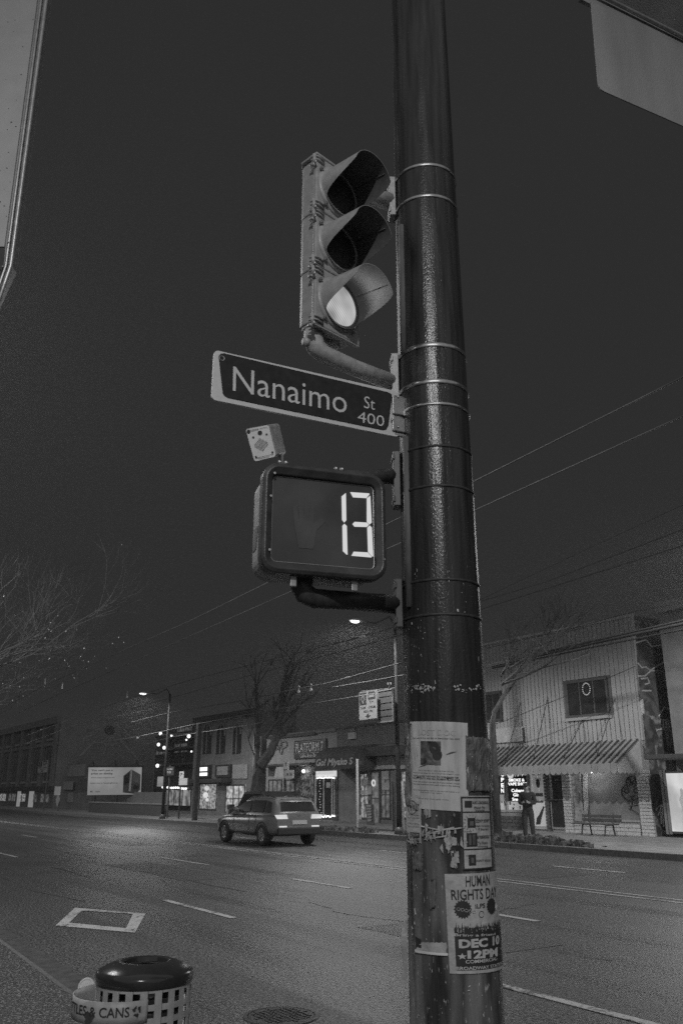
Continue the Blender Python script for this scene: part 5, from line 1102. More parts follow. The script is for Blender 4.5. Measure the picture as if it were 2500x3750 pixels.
# billboard
bd = onX(555*.574, 2450+812*.574, XA+9); DB = (bd-CAMP).dot(FW)
def bp(x, y, o=0.): return depth(x*.574, 2450+y*.574, DB)-FW*o
BLB = thing('billboard', 'self-glowing billboard with the words about the price of dignity beside a tower picture', 'billboard', V((bp(730, 810).x, bp(730, 810).y, PZ)))
cn = [bp(*p) for p in ((562, 622), (912, 621), (905, 803), (553, 808))]
MB().prism(cn, FW*.3).build('board', M['trim'], BLB); bm_ = quadmap(*cn, off=-FW*.03)
MB().prism([bm_(u, v) for u, v in ((.015, .02), (.985, .02), (.985, .97), (.015, .97))], FW*.02).build('sheet', emit_noise('glowing_billboard_sheet', .15, .28, .25), BLB)  # floodlight is put into the sheet as its own uneven glow
b2_ = quadmap(*cn, off=-FW*.06)
for s_, p_, b_ in (("You can't put a", (.07, .46, .83, .91), .02), ('price on dignity.', (.07, .47, .71, .8), .02), ('Small homes, real support, for neighbours who need it.', (.07, .5, .59, .65), .005), ('Learn more: housingfirst.ca', (.06, .56, .40, .46), .01), ('BC', (.07, .12, .12, .17), .03), ('HOUSING', (.16, .25, .12, .16), .01)):
    lettering(s_, sub(b2_, *p_), M['ink'], BLB, b_)
for nm, mt, pts in (('tower_print', 'graphite', [(.66, .1), (.9, .04), (.97, .2), (.97, .72), (.8, .9), (.66, .68)]), ):
    MB().add([b2_(*p) for p in pts], [tuple(range(len(pts)))]).build(nm, M[mt], BLB)
b3_ = quadmap(*cn, off=-FW*.07)
for pts, mt in (([(.765, .15), (.80, .14), (.82, .9), (.785, .86)], 'white'), ([(.83, .5), (.96, .4), (.96, .7), (.83, .86)], 'stucco'), ([(.84, .22), (.93, .2), (.95, .33), (.86, .36)], 'ink'), ([(.67, .36), (.76, .42), (.76, .8), (.67, .66)], 'ink')):
    MB().add([b3_(*p) for p in pts], [tuple(range(4))]).build('tower_face', M[mt], BLB)
b4_ = quadmap(*cn, off=-FW*.08)
for k in range(5):
    MB().add([b4_(*p) for p in ((.835+.026*k, .5-.02*k), (.839+.026*k, .5-.02*k), (.839+.026*k, .84-.035*k), (.835+.026*k, .84-.035*k))], [(0, 1, 2, 3)]).build('tower_line', M['ink'], BLB)
for u in (.1, .5, .9):
    g0 = bm_(u, 0); MB().tube([(g0.x, g0.y+.2, PZ), (g0.x, g0.y+.2, g0.z)], .15, 6).build('post', M['trim'], BLB)
    g1 = bm_(u, 1.); MB().tube([g1+FW*.2, g1+UPZ*.5-FW*.2, g1+UPZ*.45-FW*1.0], .06, 5).build('light_arm', M['trim'], BLB)

# ================================================================ SIGNS AND POSTS OF THE FAR PAVEMENT
def bus_sign(px, Y, label, t_base, group=None):
    """rectangular lane-use sign: black diamond block, bus symbol, hours, arrow"""
    a, b, c, e = fr(*px, Y); t = thing('lane_sign', label, 'sign', t_base, group or 'lane signs'); w, h = b-a, e-c
    MB().box(a, b, Y-.03, Y, c, e).build('plate', M['lanesign'], t)
    P = lambda u, v, o=.034: V((a+w*u, Y-o, c+h*v))
    MB().add([P(*q) for q in ((.03, .52), (.42, .52), (.42, .97), (.03, .97))], [(0, 1, 2, 3)]).build('diamond_block', M['ink'], t)
    o = [(.225, .56), (.33, .745), (.225, .93), (.12, .745)]; i_ = [(.225, .63), (.29, .745), (.225, .86), (.16, .745)]
    MB().add([P(*q, .038) for q in o+i_], [(k, (k+1) % 4, 4+(k+1) % 4, 4+k) for k in range(4)]).build('diamond_mark', M['lanesign'], t)
    MB().add([P(*q) for q in ((.52, .69), (.92, .69), (.92, .93), (.87, .97), (.57, .97), (.52, .93))], [tuple(range(6))]).build('bus_mark', M['ink'], t)
    MB().add([P(*q, .038) for q in ((.57, .76), (.87, .76), (.87, .87), (.57, .87))], [(0, 1, 2, 3)]).build('bus_mark_window', M['lanesign'], t)
    for s_, u0, u1, v0, v1 in (('3+', .6, .84, .56, .65), ('7AM - 10AM', .06, .94, .37, .47), ('MON-FRI', .25, .78, .24, .32)): lettering(s_, lambda u, v: P(u0+(u1-u0)*u, v0+(v1-v0)*v), M['ink'], t, .02)
    MB().add([P(*q) for q in ((.5, .04), (.66, .13), (.55, .13), (.55, .19), (.45, .19), (.45, .13), (.34, .13))], [tuple(range(7))]).build('arrow_mark', M['ink'], t)
    return t
YS = 19.0
b0 = (1317, 2531, 1381, 2634)
a_, _, _, zt_2 = fr(*b0, YS)
LSN = bus_sign(b0, YS, 'white bus-lane sign with a diamond hung beside the bright street lamp post', V((a_+.5, YS, fr(*b0, YS)[2])))
br_ = MB(); y_ = fr(*b0, YS); br_.tube([(y_[0], YS+.03, y_[3]+.04), (pA.x, 19.55, y_[3]+.06)], .025, 6); br_.build('hanger_bar', M['dark'], LSN)
mq = fr(1384, 2525, 1440, 2645, YS+.2)
BKS = thing('framed_sign', 'dark back of a framed sign next to the white bus-lane sign', 'sign', V((mq[0], YS+.2, mq[2])))
MB().box(mq[0], mq[1], YS+.2, YS+.22, mq[2], mq[3]).build('plate', M['dark'], BKS)
for q in ((mq[0], mq[1], mq[2], mq[2]+.04), (mq[0], mq[1], mq[3]-.04, mq[3]), (mq[0], mq[0]+.04, mq[2]+.04, mq[3]-.04), (mq[1]-.04, mq[1], mq[2]+.04, mq[3]-.04)): MB().box(q[0], q[1], YS+.17, YS+.2, q[2], q[3]).build('frame', M['steel'], BKS)
for k in range(4): z = mq[2]+(mq[3]-mq[2])*(k+1)/5; MB().box(mq[0]+.05, mq[1]-.05, YS+.18, YS+.2, z-.012, z+.012).build('stiffener', M['dark'], BKS)
SGT = thing('signal_head', 'tiny pair of lit dots above the framed sign by the lamp post', 'signal', onY(1425, 2503, YS))
for x in (1419, 1430): 
    for y in (2501, 2505): MB().ball(onY(x, y, YS), .018, 6).build('bulb', M['lit'], SGT)
MB().tube([onY(1424, 2500, YS+.05), onY(1424, 2525, YS+.05)], .02, 6).build('bracket', M['dark'], SGT)
b1_ = (142, 2787, 175, 2829); q = fr(*b1_, 19.8); pbx = onY(176, 2960, 19.8).x
L2 = bus_sign(b1_, 19.8, 'small white bus-lane sign with a diamond at the far left', V((q[1], 19.8, PZ)))
MB().tube([(q[1]+.05, 19.85, PZ), (q[1]+.05, 19.85, q[3]+.3)], .05, 8).build('post', M['dark'], L2)
def post(px, y0, y1, Y, label, r=.04, mt='steel', name='sign_post', z0=PZ):
    b = onY(px, y1, Y); tpz = onY(px, y0, Y).z; t = thing(name, label, 'post', V((b.x, Y, z0))); MB().tube([(b.x, Y, z0), (b.x, Y, tpz)], r, 8).build('post', M[mt], t); return t
def plate(t, px, Y, mt, name='plate', words_=None, inkm='ink', d=.03):
    a, b, c, e = fr(*px, Y); MB().box(a, b, Y-d, Y, c, e).build(name, M[mt], t)
    for s_, u0, u1, v0, v1 in (words_ or []): lettering(s_, lambda u, v: V((a+(b-a)*(u0+(u1-u0)*u), Y-d-.006, c+(e-c)*(v0+(v1-v0)*v))), M[inkm], t, .02)
t = post(1309, 2779, 3050, 20.0, 'pale slim post with small notices right of the curved awning', .055, 'paletrim')
plate(t, (1313, 2785, 1345, 2800), 19.93, 'signdark'); plate(t, (1313, 2985, 1322, 3000), 19.93, 'signwhite')
t = post(1443, 2862, 3025, 21, 'short dark post half hidden by the lamp post', .06, 'dark'); t = post(1476, 2860, 3028, 21.2, 'short pale post beside the wooden pole', .05, 'paletrim')
t = post(1042, 2790, 2888, 20.2, 'bus stop post with a tall thin flag before the coffee shop', .045, 'dark'); plate(t, (1039, 2788, 1057, 2850), 20.1, 'signwhite', 'flag', [('T', .3, .7, .7, .92), ('BUS', .15, .85, .4, .55)]); plate(t, (1046, 2820, 1076, 2850), 20.05, 'signwhite', 'timetable', [('14 16', .15, .85, .3, .7)])
t = post(613, 2805, 2990, 20.6, 'dark post with a small dark sign left of the lit sign tubes', .06, 'dark'); plate(t, (601, 2808, 638, 2840), 20.5, 'signdark', 'plate', [('NO STOPPING', .1, .9, .62, .8), ('7-9:30', .25, .75, .25, .5)], 'signwhite'); plate(t, (578, 2844, 602, 2880), 20.5, 'stucco')
t = post(655, 2830, 2990, 20.4, 'post with a round-topped parking sign before the lit cafe', .05, 'dark'); plate(t, (659, 2825, 675, 2850), 20.3, 'signwhite', 'plate', [('P', .3, .7, .3, .8)]); plate(t, (657, 2850, 688, 2875), 20.3, 'signwhite')
t = post(212, 2880, 2985, 20.2, 'post with a diamond warning sign before the brick block', .05, 'dark')
dc = onY(212, 2929, 20.1); MB().prism([dc+V((x, 0, z)) for x, z in ((0, -.55), (.55, 0), (0, .55), (-.55, 0))], (0, .03, 0)).build('diamond_plate', M['signdark'] if False else M['stucco'], t); plate(t, (202, 2880, 223, 2912), 20.1, 'signwhite')
# wooden utility posts left of the arched house
for px, y0, lab in ((712, 2650, 'tall dark wooden post in front of the arched house'), ): post(px, y0, 3010, 20.0, lab, .16, 'bark', 'utility_post')
# chalk board
cb = onY(1345, 3020, 24.0); CB = thing('chalkboard', 'black pavement chalk board leaning outside the low dark shop', 'chalkboard', (cb.x, 24, PZ))
A_ = [onY(*ppx(*p, .4464, 850, 2450), 24) for p in ((1062, 1105), (1130, 1110), (1160, 1280), (1108, 1290))]
zc_ = min(p.z for p in A_)
MB().prism([V((p.x, 24+.2*(p.z-PZ), max(PZ, p.z))) for p in A_], (0, .04, 0)).build('board', M['ink'], CB)
for k in range(6):
    c0 = A_[0]*(1-(k+1)/7.5)+A_[3]*((k+1)/7.5); c1 = A_[1]*(1-(k+1)/7.5)+A_[2]*((k+1)/7.5); a = c0*.8+c1*.2; b = c0*.25+c1*.75
    MB().prism([V((a.x, 23.97+.2*(a.z-PZ), a.z)), V((b.x, 23.97+.2*(b.z-PZ), b.z)), V((b.x, 23.97+.2*(b.z-PZ), b.z+.09)), V((a.x, 23.97+.2*(a.z-PZ), a.z+.09))], (0, .01, 0)).build('chalk_line', M['stucco'], CB)
# parking pay station near the lit window
q = fr(832, 2938, 851, 3002, 20.3); PM = thing('parking_meter', 'dark pay station with a pale round face before the bright shop window', 'parking meter', ((q[0]+q[1])/2, 20.3, PZ))
MB().box(q[0]+.1, q[1]-.1, 20.2, 20.5, PZ, q[3]-.1).build('cabinet', M['ink'], PM, bev=.05); cx = (q[0]+q[1])/2
MB().lathe([(.0, .02), (.16, .02), (.17, 0)], (cx, 20.19, q[3]-.5), 16, V((1, 0, 0)), UPZ, V((0, -1, 0))).build('dial', M['stucco'], PM); MB().box(cx-.15, cx+.15, 20.18, 20.2, q[3]-1.1, q[3]-.85).build('slot_panel', M['stuccodark'], PM)

# ================================================================ OVERHEAD WIRES
def wire(pts, Y, r, label, mt='wire', grp='overhead wires'):
    P = [onY(x, y, Y) for x, y in pts]; o = []
    for i in range(len(P)-1):
        for k in range(4):
            t = k/4; p0 = P[max(0, i-1)]; p1 = P[i]; p2 = P[i+1]; p3 = P[min(len(P)-1, i+2)]
            o.append(p1*(1-t)+p2*t)
    o.append(P[-1]); ob = MB().tube(o, r, 5).build('overhead_wire', M[mt], None, True); tag(ob, label, 'wire', grp); return ob
wire([(-120, 2665), (165, 2510), (700, 2272), (1740, 1760), (2650, 1305)], 6.3, .009, 'upper of the two bright trolley wires crossing behind the signals')
wire([(-120, 2705), (103, 2594), (700, 2328), (1745, 1865), (2650, 1455)], 6.9, .009, 'lower of the two bright trolley wires crossing behind the signals')
wire([(-120, 2630), (0, 2618), (51, 2586), (165, 2512)][:3], 6.0, .008, 'short trolley wire end at the left edge above the brick block')
wire([(98, 2693), (330, 2609), (466, 2559), (700, 2490), (1323, 2332), (2000, 2130), (2650, 1880)], 13, .012, 'upper far-lane trolley wire passing just under the bright street lamp')
wire([(98, 2722), (357, 2626), (515, 2587), (900, 2478), (1400, 2345), (2650, 1950)], 13.6, .012, 'lower far-lane trolley wire passing under the bright street lamp')
wire([(480, 2645), (612, 2612), (850, 2572), (1211, 2499), (1386, 2450), (1480, 2425)], 17.5, .02, 'span wire with a bright stretch left of the bus-lane sign')
wire([(1200, 2520), (1341, 2497), (1479, 2472), (1600, 2450)], 18, .022, 'short bright cable just above the bus-lane sign')
wire([(280, 2733), (505, 2698), (700, 2655), (1000, 2600), (1370, 2540)], 18.5, .02, 'long faint cable running down past the sunburst mural')
wire([(100, 2700), (160, 2670), (420, 2625), (600, 2590)], 17, .012, 'thin cable over the roof of the brick block')
wire([(420, 2760), (620, 2700), (800, 2672), (1000, 2640)], 21, .02, 'cable by the string-lit balconies')
wire([(1782, 2437), (2150, 2352), (2650, 2238)], 22, .035, 'upper thick black cable across the panelled shop', 'cable')
wire([(1782, 2443), (2150, 2361), (2650, 2252)], 22.2, .05, 'middle and thickest black cable across the panelled shop', 'cable')
wire([(1782, 2452), (2150, 2374), (2650, 2276)], 22.4, .03, 'lower black cable across the panelled shop', 'cable')
wire([(1782, 2374), (2105, 2298), (2320, 2240), (2650, 2180)], 23, .012, 'thin cable along the roof edge of the panelled shop', 'cable')
wire([(1800, 2655), (1848, 2640), (2080, 2545), (2325, 2440)], 24.5, .013, 'thin slanting cable across the upper window of the panelled shop', 'cable')
wire([(1750, 2200), (2150, 2010), (2650, 1780)], 14.5, .006, 'faintest thin wire right of the pole', 'wire')
for x, y, Y, lab in ((165, 2506, 6.3, 'left hanging insulator on the upper trolley wire'), (228, 2522, 6.9, 'hanging insulator on the lower trolley wire'), (466, 2555, 13, 'hanging insulator on the far-lane trolley wire near the small lamp'), (1093, 2535, 15, 'hanging insulator left of the framed sign'), (1138, 2528, 15, 'second hanging insulator left of the framed sign')):
    b = onY(x, y, Y); tpp = onY(x+2, y-20, Y); t = thing('insulator', lab, 'insulator', b, 'insulators on the wires'); u = (tpp.z-b.z)
    MB().tube([b, b+V((0, 0, u))], .012*Y/7, 6).build('hanger', M['steel'], t); MB().ball(b+V((0, 0, u*.1)), .025*Y/7, 6).build('clip', M['white'], t); MB().ball(b+V((0, 0, u)), .022*Y/7, 6).build('bell', M['steel'], t)
for x, y, Y, lab in ((264*.574, 2450+386*.574, 17, 'pale wire connector over the brick block'), (845*.574+20, 2450+440*.574, 18.5, 'pale wire connector right of the sunburst mural'), (940*.574, 2450+312*.574, 17.5, 'pale wire connector under the small street lamp'), (1272, 2481, 17.5, 'pale wire connector left of the lamp post'), (1326, 2331, 13, 'small bright wire connector just below the bright street lamp')):
    p = onY(x, y, Y); d_ = (onY(x+20, y-5, Y)-p).normalized(); t = thing('wire_connector', lab, 'connector', p, 'connectors on the wires'); MB().tube([p-d_*.12, p+d_*.12], .028, 6).build('sleeve', M['white'], t)

# ================================================================ BARE TREES
def grow(mb, rnd, p, d, L, r, lev, tips, up=.15, spread=.55, n=5):
    pts = [p]; q = p.copy(); dd = d.normalized()
    for k in range(3):
        dd = (dd+V((rnd.gauss(0, .12), rnd.gauss(0, .12), rnd.gauss(0, .1)+up*.2))).normalized(); q = q+dd*(L/3); pts.append(q.copy())
    mb.tube(pts, [r, r*.85, r*.7, r*.55], n if lev > 1 else 3, caps=False)
    if lev == 0: tips.append((pts[-1], dd)); return
    m_ = rnd.choice((2, 3, 3)) if lev > 1 else 3
    for k in range(m_):
        nd = (dd+V((rnd.gauss(0, spread), rnd.gauss(0, spread), rnd.gauss(0, spread)*.7+up))).normalized()
        s_ = pts[rnd.choice((2, 3, 3))]; grow(mb, rnd, s_, nd, L*rnd.uniform(.62, .85), r*.55, lev-1, tips, up, spread, n)
def tree_px(trunk, Y, r0, branches, label, seed, lev=3, L=1.4, base_z=PZ):
    rnd = random.Random(seed); P = [onY(x, y, Y) for x, y in trunk]; P[0].z = base_z
    t = thing('bare_tree', label, 'tree', P[0], 'bare street trees'); n = len(P)
    MB().tube(P, [r0*(1-.6*k/(n-1)) for k in range(n)], 10).build('trunk', M['bark'], t, True)
    mb = MB(); tips = []
    for pts, r_ in branches:
        Q = [onY(x, y, Y)+V((0, .25*k, 0)) for k, (x, y) in enumerate(pts)]; m_ = len(Q)
        mb.tube(Q, [r_*(1-.6*k/(m_-1)) for k in range(m_)], 6, caps=False)
        for k in range(1, m_):
            for _ in range(2): grow(mb, rnd, Q[k], (Q[k]-Q[k-1]).normalized()+V((rnd.gauss(0, .4), rnd.gauss(0, .4), .2)), L*rnd.uniform(.7, 1.1), r_*.35, lev-1, tips, .1, .45)
    o = mb.build('crown', M['bark'], t); return t
Zt = lambda x, y: ppx(x, y, .5102, 1700, 2150)
tree_px([(1819, 3062), Zt(205, 1200), Zt(200, 980), Zt(215, 880)], 20.4, .17, [([Zt(212, 900), Zt(240, 780), Zt(265, 690), Zt(270, 600), Zt(300, 520), Zt(335, 430), Zt(352, 380)], .09), ([Zt(265, 700), Zt(330, 610), Zt(390, 500), Zt(430, 400)], .06), ([Zt(285, 690), Zt(380, 640), Zt(480, 570), Zt(620, 520)], .05), ([Zt(262, 640), Zt(262, 560), Zt(256, 505)], .05), ([Zt(330, 580), Zt(440, 480), Zt(540, 380)], .045)], 'bare tree growing beside the wooden pole before the panelled shop', 3, 3, 1.0)
Z2_ = lambda x, y: ppx(x, y, .4464, 850, 2450)
tree_px([(932, 3000), Z2_(188, 1000), Z2_(195, 880), Z2_(240, 780)], 20.6, .30, [([Z2_(235, 790), Z2_(272, 690), Z2_(280, 590), Z2_(268, 470), Z2_(262, 300), Z2_(240, 120)], .26), ([Z2_(205, 860), Z2_(165, 760), Z2_(140, 600), Z2_(100, 420), Z2_(60, 260)], .17), ([Z2_(275, 560), Z2_(340, 420), Z2_(380, 250)], .10)], 'dark leaning street tree with a forked trunk before the coffee shop', 9, 3, 1.6)
# the near tree at the left: fine twigs with pale seed heads catch the lamp
def near_tree():
    rnd = random.Random(42); base = V((-18.9, .9, NZ)); t = thing('bare_tree', 'large bare tree at the left edge, its fine twigs dotted with pale seed heads', 'tree', base, 'bare street trees')
    MB().tube([base, base+V((.1, .1, 1.5)), base+V((.2, .2, 2.8))], [.22, .17, .14], 10).build('trunk', M['bark'], t, True)
    mb = MB(); tips = []
    for k in range(9):
        a = 2*math.pi*k/9; grow(mb, rnd, base+V((.2, .2, 2.5+.1*k)), V((.8*math.cos(a)+.1, .8*math.sin(a)+.3, .55)), 1.9, .05, 6, tips, .12, .42, 5)
    mb.build('crown', M['twig'], t)
    b = MB()
    for p, d in tips:
        if rnd.random() < .09 and (p.z < 4.6 or rnd.random() < .12):
            r_ = rnd.uniform(.006, .014); c = p; b.add([c+V(q)*r_ for q in ((1, 0, 0), (-1, 0, 0), (0, 1, 0), (0, -1, 0), (0, 0, 1.3), (0, 0, -1.3))], [(0, 2, 4), (2, 1, 4), (1, 3, 4), (3, 0, 4), (2, 0, 5), (1, 2, 5), (3, 1, 5), (0, 3, 5)])
    o = b.build('seed_heads', M['bud'], t); o['kind'] = 'stuff'
near_tree()

# ================================================================ CAR (heading away to the left, braking)
def car():
    P0 = onZ(955, 3098, 0); yaw_ = 0.0; ox, oy = P0.x-.75, P0.y      # rear of the car's left side
    L, Wc, H = 4.35, 1.80, 1.62
    t = thing('car', 'pale grey hatchback driving away to the left with its tail lights lit', 'car', (ox-L/2+1.6, oy+Wc/2, 0))
    # local: s forward (-X), w across (+Y from left side)
    def q(s, w, z): return V((ox+.75+0-s+0, oy+Wc/2+w, z))     # s=0 at the rear axle
    body = mat('car_paint', .2, .22, .05, 3, coat=.6); 
    st = [(-.80, .66, .50, .80), (-.78, .78, .40, .92), (-.55, .88, .30, .98), (0, .90, .26, 1.0), (1.2, .90, .24, .97), (2.3, .90, .25, .95), (2.9, .88, .28, .90), (3.3, .82, .32, .80), (3.5, .66, .40, .66)]
    def sec(s, hw, zl, zh, n=20):
        return [q(s, hw*math.copysign(abs(math.cos(a))**.42, math.cos(a)), (zl+zh)/2+(zh-zl)/2*math.copysign(abs(math.sin(a))**.55, math.sin(a))) for a in [2*math.pi*k/n for k in range(n)]]
    def loft(rows, name, mt, sm=True):
        mb = MB(); n = len(rows[0])
        for r_ in rows: mb.v += [tuple(p) for p in r_]
        for i in range(len(rows)-1):
            for k in range(n): mb.f.append((i*n+k, i*n+(k+1) % n, (i+1)*n+(k+1) % n, (i+1)*n+k))
        mb.f += [tuple(range(n-1, -1, -1)), tuple((len(rows)-1)*n+k for k in range(n))]; mb.mi = [0]*len(mb.f)
        return mb.build(name, mt, t, sm, auto=40)
    loft([sec(*r_) for r_ in st], 'body', body)
    cab = [(-.74, .66, .9, 1.0), (-.62, .70, .9, 1.22), (-.42, .70, .9, 1.38), (.1, .70, .9, 1.44), (.9, .70, .9, 1.44), (1.45, .68, .9, 1.36), (2.05, .70, .9, 1.10), (2.3, .70, .9, .98)]
    def csec(s, hw, zl, zh): return [q(s, -hw*1.2, zl), q(s, hw*1.2, zl), q(s, hw*(1.15-.25*(zh-zl)/.7), zh-.05), q(s, hw*(1.05-.25*(zh-zl)/.7), zh), q(s, -hw*(1.05-.25*(zh-zl)/.7), zh), q(s, -hw*(1.15-.25*(zh-zl)/.7), zh-.05)]
    loft([csec(*r_) for r_ in cab], 'cabin', body)
    g = M['glassdark']
    for side in (-1, 1):
        w_ = lambda z: side*(.842-.25*(z-.98)/.7)
        for pts in ([(-.48, 1.0), (-.10, 1.0), (-.10, 1.32), (-.32, 1.30)], [(.0, 1.0), (.82, 1.0), (.82, 1.34), (.0, 1.34)], [(.92, 1.0), (1.98, 1.0), (1.45, 1.29), (.92, 1.34)]):
            MB().prism([q(s, w_(z), z) for s, z in pts], (0, side*.012, 0)).build('side_window', g, t)
        m_ = MB(); c = q(1.72, side*.93, 1.05); m_.ball(c, (.09, .09, .07), 8); m_.build('door_mirror', body, t, True)
        for s in (.5, 1.5): MB().box(q(s, 0, 0).x-.09, q(s, 0, 0).x+.09, q(0, side*.905, 0).y-.012, q(0, side*.905, 0).y+.012, .86, .885).build('handle', M['chrome'], t)
        for s in (.42, .87, 1.95): MB().box(q(s, 0, 0).x-.006, q(s, 0, 0).x+.006, q(0, side*.899, 0).y-.004, q(0, side*.899, 0).y+.004, .36, .95).build('door_seam', M['ink'], t)
        MB().tube([q(-.38, side*.6, 1.41), q(.1, side*.6, 1.47), q(1., side*.6, 1.47), q(1.4, side*.6, 1.38)], .018, 6).build('roof_rail', M['chrome'], t)
        tl = MB().prism([q(-.795, side*.42, .80), q(-.795, side*.80, .80), q(-.74, side*.86, .92), q(-.78, side*.46, .93)], (.03, 0, 0)).build('tail_light', M['tail'] if 'tail' in M else M.setdefault('tail', emit('tail_light_lit', .42)), t)
        MB().prism([q(-.80, side*.45, .56), q(-.80, side*.72, .56), q(-.80, side*.72, .6), q(-.80, side*.45, .6)], (.02, 0, 0)).build('reflector', M['lit'], t)
        MB().tube([q(3.28, side*.62, .68), q(3.42, side*.6, .68)], .10, 10).build('headlight', M['white'], t)
        for s in (0, 2.62):
            c = q(s, side*.80, .325); wl = MB().lathe([(.20, -.11), (.31, -.10), (.325, -.06), (.325, .06), (.31, .10), (.21, .105), (.2, .08)], c, 28, V((1, 0, 0)), UPZ, V((0, side, 0))).build('wheel', M['rubber'], t, True)
            rm = MB().lathe([(.205, .085), (.2, .10), (.18, .07), (.06, .075), (.0, .09)], c, 28, V((1, 0, 0)), UPZ, V((0, side, 0))).build('rim', M['steel'], wl, True)
            for k in range(5):
                a = 2*math.pi*k/5; d = V((math.cos(a), 0, math.sin(a))); MB().obox(c+d*.12+V((0, side*.095, 0)), d*.075, V((-d.z, 0, d.x))*.022, V((0, .01, 0))).build('spoke', M['steel'], wl)
            MB().tube([q(s+.37*math.cos(a), side*.895, .325+.37*math.sin(a)) for a in [math.pi*k/10 for k in range(11)]], .022, 6).build('wheel_arch', M['ink'], t, True)
    MB().prism([q(-.735, -.62, 1.02), q(-.735, .62, 1.02), q(-.60, .56, 1.30), q(-.60, -.56, 1.30)], (.015, 0, 0)).build('rear_window', g, t)
    MB().prism([q(1.62, -.56, 1.33), q(1.62, .56, 1.33), q(2.18, .66, 1.06), q(2.18, -.66, 1.06)], (-.01, 0, .012)).build('windscreen', g, t)
    MB().box(q(-.8, 0, 0).x, q(-.8, 0, 0).x+.04, oy+Wc/2-.26, oy+Wc/2+.26, .64, .76).build('number_plate', M['signwhite'], t)
    MB().box(q(-.82, 0, 0).x-.08, q(-.82, 0, 0).x+.03, oy+.14, oy+Wc-.14, .34, .54).build('bumper', M['ink'], t, bev=.03)
    MB().box(q(-.62, 0, 0).x-.1, q(-.62, 0, 0).x+.08, oy+.35, oy+Wc-.35, 1.36, 1.39).build('spoiler', body, t, bev=.01)
    MB().prism([q(-.772, .0, .86), q(-.772, .07, .9), q(-.772, 0, .94), q(-.772, -.07, .9)], (.03, 0, 0)).build('badge', M['chrome'], t)
    for side in (-1, 1):
        hl = bpy.data.lights.new('headlight_beam', 'SPOT'); hl.energy = 70; hl.spot_size = math.radians(46); hl.spot_blend = .8; hl.shadow_soft_size = .06
        ho = link('headlight_beam', hl); ho['kind'] = 'helper'; ho.matrix_world = Matrix.Translation(q(3.58, side*.62, .68)) @ V((-1, 0, -.09)).to_track_quat('-Z', 'Y').to_matrix().to_4x4()
    return t
car()
# dark parked car by the lot
M['car_dark'] = mat('dark_car_paint', .03, .22, .1, 4, coat=.4)
def parked(x0, y0, label, k=1.):
    t = thing('parked_car', label, 'car', (x0+2.3, y0+.85, 0)); x1 = x0+4.6; y1 = y0+1.7
    pr = [(0, .35), (.05, .8*k), (.9, .92*k), (1.45, 1.38*k), (2.9, 1.40*k), (3.6, .98*k), (4.5, .9*k), (4.6, .4)]
    MB().prism([(x0+a, y0, b) for a, b in pr], (0, y1-y0, 0)).build('body', M['car_dark'], t, bev=.09)
    for a, b in ((1.25, 2.1), (2.2, 3.15)): MB().prism([(x0+a, y0-.004, .95*k), (x0+b, y0-.004, .95*k), (x0+min(b, 2.85), y0-.004, 1.3*k), (x0+max(a, 1.55), y0-.004, 1.3*k)], (0, .01, 0)).build('side_window', M['glassdark'], t)
    for a in (.9, 3.7):
        wl = MB().lathe([(.0, -.02), (.3, -.02), (.31, .1), (.31, .2)], (x0+a, y0, .31), 20, V((1, 0, 0)), UPZ, V((0, 1, 0))).build('wheel', M['rubber'], t, True)
        MB().lathe([(.0, -.03), (.19, -.025), (.2, -.021)], (x0+a, y0, .31), 16, V((1, 0, 0)), UPZ, V((0, 1, 0))).build('rim', M['steel'], wl, True)
    MB().box(x0+4.5, x0+4.63, y0+.1, y0+.5, .65, .78).build('headlight', M['chrome'], t); MB().box(x0+1.0, x0+3.6, y0-.012, y0-.003, .88*k, .9*k).build('window_trim', M['chrome'], t)
lw0, lw1 = onY(325, 2960, 21.5).x, onY(600, 2960, 21.5).x
LWD = thing('low_wall', 'low dark wall along the pavement under the billboard', 'wall', ((lw0+lw1)/2, 21.5, PZ)); MB().box(lw0, lw1, 21.5, 21.8, PZ, .82).build('wall', M['trim'], LWD, bev=.03); MB().box(lw0-.05, lw1+.05, 21.45, 21.85, .82, .9).build('coping', M['stuccodark'], LWD, bev=.02)
parked(onY(880, 2960, 17.0).x-1.2, 17.0, 'dark taller car parked at the kerb before the coffee shop, behind the moving hatchback', 1.16)

